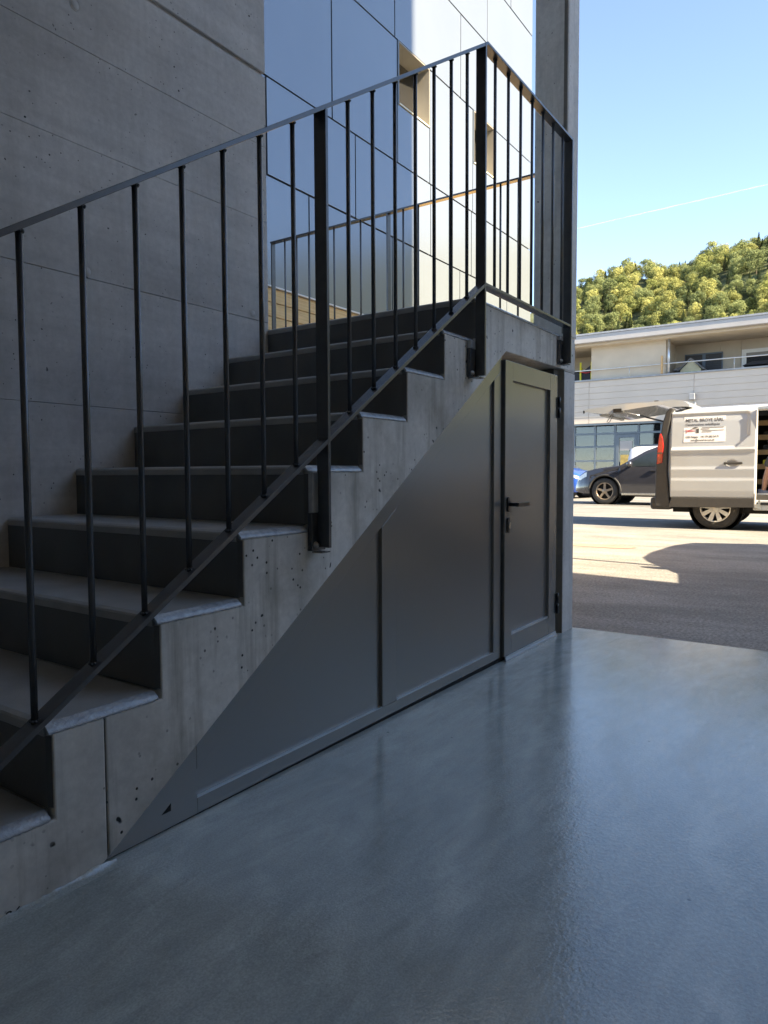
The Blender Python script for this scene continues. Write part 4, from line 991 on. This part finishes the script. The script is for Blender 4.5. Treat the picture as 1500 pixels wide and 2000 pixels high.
Sh = [((12.42, 1.04, .47), .155), ((12.33, 1.06, .38), .105), ((12.30, 1.195, .13), .085), ((12.30, 1.215, .05), .088), ((12.51, 1.02, .38), .105), ((12.54, .94, .10), .085)]
skin_body('shorts', Sh, [(0, 1), (1, 2), (2, 3), (0, 4), (4, 5)], 'cloth', pe)
Tsh = [((12.42, 1.0, .50), .15), ((12.42, .84, .57), .145), ((12.42, .62, .665), .165), ((12.42, .47, .695), .10), ((12.26, .51, .64), .075), ((12.235, .44, .50), .066), ((12.58, .51, .64), .075), ((12.605, .43, .50), .066)]
skin_body('shirt', Tsh, [(0, 1), (1, 2), (2, 3), (2, 4), (4, 5), (2, 6), (6, 7)], 'cloth', pe)
def shoe(x, y):
    m_ = MB(); secs = []
    for (dy, w_, h_) in ((.075, .028, .075), (.06, .036, .09), (.0, .038, .085), (-.06, .043, .065), (-.13, .047, .05), (-.18, .04, .04), (-.205, .02, .025)):
        secs.append([(x-w_, y+dy, FZ+.003), (x-w_*1.05, y+dy, FZ+.025), (x-w_*.75, y+dy, FZ+h_*.85), (x, y+dy, FZ+h_), (x+w_*.75, y+dy, FZ+h_*.85), (x+w_*1.05, y+dy, FZ+.025), (x+w_, y+dy, FZ+.003)])
    m_.add([a for s_ in secs for a in s_], [(i*7+a, i*7+(a+1) % 7, (i+1)*7+(a+1) % 7, (i+1)*7+a) for i in range(6) for a in range(7)], True)
    m_.add(secs[0], [tuple(range(7))]); m_.add(secs[-1], [tuple(range(7))]); return m_
for (x, y) in ((12.30, 1.285), (12.54, 1.03)):
    s_ = part('shoe', shoe(x, y), 'shoe', pe)
    part('sole', MB().prism([(x-.045, y+.08), (x+.045, y+.08), (x+.055, y-.12), (x+.035, y-.20), (x-.035, y-.20), (x-.055, y-.12)], 'z', FZ+.001, FZ+.022), 'white_paint', s_)
part('hair', MB().lathe([(.001, .10), (.06, .085), (.092, .03), (.095, -.02), (.08, -.05)], (12.42, .19, .665), 'z', 16), 'hair', pe)
for sx_ in (-1, 1):
    for k in range(5):
        hx_ = 12.27 if sx_ < 0 else 12.58; hy = .26 if sx_ < 0 else .24; hz_ = .22 if sx_ < 0 else .26
        a = (k-2)*.016 if k < 4 else sx_*.034
        part('finger', MB().tube([(hx_+a, hy-.01, hz_-.01), (hx_+a*1.2, hy-.05+.01*abs(k-2), hz_-.035), (hx_+a*1.2, hy-.062+.012*abs(k-2), hz_-.07+.006*abs(k-2))], [.010, .009, .007], 8), 'skin', pe)

# ================================================================== HILL AND FOREST
def hz_(x, y):
    t = (x-255)/205.0
    a = math.atan2(y, x)
    ridge = 122.0 + (R(12)-a)*68 + 4*math.sin(y*.045+1) + 3*math.sin(y*.11)
    if t <= 0: return GZ-.3
    if t < 1: s = t*t*(3-2*t)*.35 + t*.65
    else: s = 1 + (t-1)*.12
    return ridge*s + 2.5*math.sin(x*.05)*math.sin(y*.04)*min(1, t*3)
hm = MB(); NXh, NYh = 46, 60
gx_ = [250+ (i/NXh)*560 for i in range(NXh+1)]; gy_ = [-420+ (j/NYh)*1100 for j in range(NYh+1)]
hm.add([(x, y, hz_(x, y)) for x in gx_ for y in gy_], [(i*(NYh+1)+j, (i+1)*(NYh+1)+j, (i+1)*(NYh+1)+j+1, i*(NYh+1)+j+1) for i in range(NXh) for j in range(NYh)], True)
tag(part('hill', hm, 'hill'), kind='structure')

def broadleaf(seed, h=13, w=6.0, nq=3800, lobes=26):
    rg = random.Random(seed); m_ = MB(); L = []
    for i in range(lobes):
        a = rg.uniform(0, 6.283); t = rg.random()
        z = h*(.20+.70*t); rad = w*.70*math.sqrt(rg.random())*(1-.60*max(0, t-.45))
        L.append((rad*math.cos(a), rad*math.sin(a), z, w*rg.uniform(.26, .44)*(1-.25*t)))
    L.append((0, 0, h*.86, w*.30))
    for i in range(nq):
        cx, cy, cz, rr0 = L[rg.randrange(len(L))]
        d = Vector((rg.gauss(0, 1), rg.gauss(0, 1), rg.gauss(.25, 1))).normalized()
        c = Vector((cx, cy, cz)) + d*rr0*rg.uniform(.72, 1.1)
        nrm = (d + Vector((rg.gauss(0, .45), rg.gauss(0, .45), rg.gauss(0, .45)))).normalized()
        u = nrm.orthogonal().normalized(); v_ = nrm.cross(u); s = rg.uniform(.20, .42); an = rg.uniform(0, 6.28)
        u2 = u*math.cos(an)+v_*math.sin(an); v2 = v_*math.cos(an)-u*math.sin(an)
        m_.add([c-u2*s, c+v2*s*.6, c+u2*s, c-v2*s*.6], [(0, 1, 2, 3)])
    return m_
def conifer(seed, h=17, w=3.4, nq=1900):
    rg = random.Random(seed); m_ = MB()
    for i in range(nq):
        t = rg.random()**.75; z = h*(.10+.90*(1-t) if False else .12+.88*(1-t)); rad = w*(t**.9)*(.55+.45*abs(math.sin(z*2.3)))
        a = rg.uniform(0, 6.283); c = Vector((rad*math.cos(a), rad*math.sin(a), z))
        o_ = Vector((math.cos(a), math.sin(a), -.45)).normalized(); sdv = Vector((-math.sin(a), math.cos(a), 0)); s = rg.uniform(.30, .62)
        m_.add([c-o_*s, c+sdv*s*.45, c+o_*s, c-sdv*s*.45], [(0, 1, 2, 3)])
    return m_
def trunk(h, r, seed):
    rg = random.Random(seed); t = MB(); t.tube([(0, 0, -1.5), (.05, 0, h*.3), (0, .1, h*.75)], [r, r*.75, r*.25], 7)
    for i in range(4):
        a = rg.uniform(0, 6.28); z = h*rg.uniform(.3, .5)
        t.tube([(0, 0, z), (math.cos(a)*h*.12, math.sin(a)*h*.12, z+h*.14), (math.cos(a)*h*.2, math.sin(a)*h*.2, z+h*.28)], [r*.4, r*.25, r*.08], 5)
    return t
def nomesh_norm(mb_, name, mat):
    me = bpy.data.meshes.new(name); me.from_pydata([tuple(q_) for q_ in mb_.v], [], mb_.f); me.update(); me.materials.append(M[mat]); return me
crowns = {k: [] for k in ('green', 'yellow', 'olive', 'conifer')}
for s in range(4):
    geo = broadleaf(20+s, 13+s*.7, 5.6+.4*s)
    for kname in ('green', 'yellow', 'olive'): crowns[kname].append(nomesh_norm(geo, 'crown', 'leaf_'+kname))
for s in range(3): crowns['conifer'].append(nomesh_norm(conifer(50+s, 18+s*1.5, 3.0+.25*s), 'crown', 'leaf_conifer'))
tbm = nomesh_norm(trunk(12, .32, 1), 'trunk', 'bark'); tcm = nomesh_norm(trunk(15, .28, 2), 'trunk', 'bark')
TL = {'green': 'green broadleaf tree', 'yellow': 'yellow autumn tree', 'olive': 'olive autumn tree', 'conifer': 'dark pointed conifer'}
rg = random.Random(99); cnt = 0
x = 330.0
while x < 490 and cnt < 365:
    span = x*(math.tan(R(20.6))-math.tan(R(4.4)))
    nacross = int(span/6.4)
    for i in range(nacross):
        if cnt >= 365: break
        y = x*math.tan(R(4.4)) + (i+rg.uniform(.0, 1))*span/nacross; xx = x+rg.uniform(-4, 4)
        cl_ = math.sin(xx*.045+1.3)*math.cos(y*.055+.4)
        u = rg.random() + .22*cl_
        kd = 'conifer' if u < .17 else 'green' if u < .52 else 'olive' if u < .78 else 'yellow'
        sc = rg.uniform(.54, .90) if kd != 'conifer' else rg.uniform(.46, .66)
        t = bpy.data.objects.new('forest_tree', None); C.objects.link(t); t.location = (xx, y, hz_(xx, y)-.4); t.rotation_euler = (0, 0, rg.uniform(0, 6.28)); t.scale = (sc, sc, sc*rg.uniform(.9, 1.1))
        rel = (xx-330)/150; yw_ = math.degrees(math.atan2(y, xx))
        band = 'low on the slope above the roof' if rel < .38 else 'halfway up the wooded hill' if rel < .72 else 'along the ridge of the hill'
        side = 'left part' if yw_ > 14.8 else 'middle part' if yw_ > 10.2 else 'right part'
        tag(t, '%s %s, %s' % (TL[kd], band, side), 'tree', '%s trees %s, %s' % (kd, band, side))
        for nm, me in (('crown', rg.choice(crowns[kd])), ('trunk', tcm if kd == 'conifer' else tbm)):
            c_ = bpy.data.objects.new(nm, me); C.objects.link(c_); c_.parent = t
        cnt += 1
    x += 8.7

# ================================================================== CONTRAIL
def dirv(yw, el): return Vector((math.cos(R(el))*math.cos(R(yw)), math.cos(R(el))*math.sin(R(yw)), math.sin(R(el))))
A = dirv(18.98, 18.25)*5000; B = dirv(6.14, 19.43)*5000
dd = (B-A)
rc = random.Random(8); cp = []; cr_ = []
for i in range(60):
    t = -.35+2.05*i/59; cp.append(A+dd*t+Vector((0, 0, rc.uniform(-1.2, 1.2)))); cr_.append((2.2+1.0*t)*rc.uniform(.7, 1.2))
ct = MB().tube(cp, cr_, 8)
tag(part('contrail', ct, 'contrail'), 'thin white contrail slanting across the clear blue sky', 'contrail')

# ================================================================== SMALL YARD THINGS
tag(part('drain_channel', box(19.45, 19.53, -30, 40, GZ+.001, GZ+.006), 'joint'), kind='structure')
lp = thing('lamp_post', 'slim grey lamp post just outside the right edge, casting a thin shadow', 'lamp post', (6.6, -3.0, GZ))
part('pole', MB().tube([(6.6, -3, GZ), (6.6, -3, 4.3)], [.05, .035], 12), 'alu_frame', lp)
part('arm', MB().tube([(6.6, -3, 4.25), (7.0, -3, 4.4)], .025, 8), 'alu_frame', lp)
part('lamp_head', box(6.95, 7.35, -3.07, -2.93, 4.36, 4.43), 'alu_frame', lp, bevel=.015)
rm_ = MB(); rq = random.Random(4); pts = []
for i in range(26):
    a = 2*math.pi*i/26; k = rq.uniform(.75, 1.1)
    pts.append((8.72+.20*math.cos(a)*k, 2.72+.50*math.sin(a)*k))
rm_.add([(a, b, GZ+.004) for a, b in pts], [tuple(range(26))])
tag(part('paint_stain', rm_, 'lane'), kind='structure')

# unseen dark block, added to darken what the painted steel mirrors
wh = thing('unseen_dark_block', 'unseen dark block added to darken the reflection in the steel panels', 'building', (15, -14, GZ))
part('wall', box(7.6, 23, -22, -14, GZ, 5.6), 'dark_blind', wh)
part('roof', MB().prism([(7.2, 5.6), (23.4, 5.6), (23.4, 5.9), (15.3, 7.4), (7.2, 5.9)], 'y', -22.4, -13.6), 'roof_top', wh)
for i in range(3):
    d_ = part('gate', box(9.0+i*4.6, 12.4+i*4.6, -13.99, -13.93, GZ, 2.7), 'alu_frame', wh)
    part('gate_handle', box(10.6+i*4.6, 10.8+i*4.6, -13.92, -13.88, .1, .3), 'alu', d_)
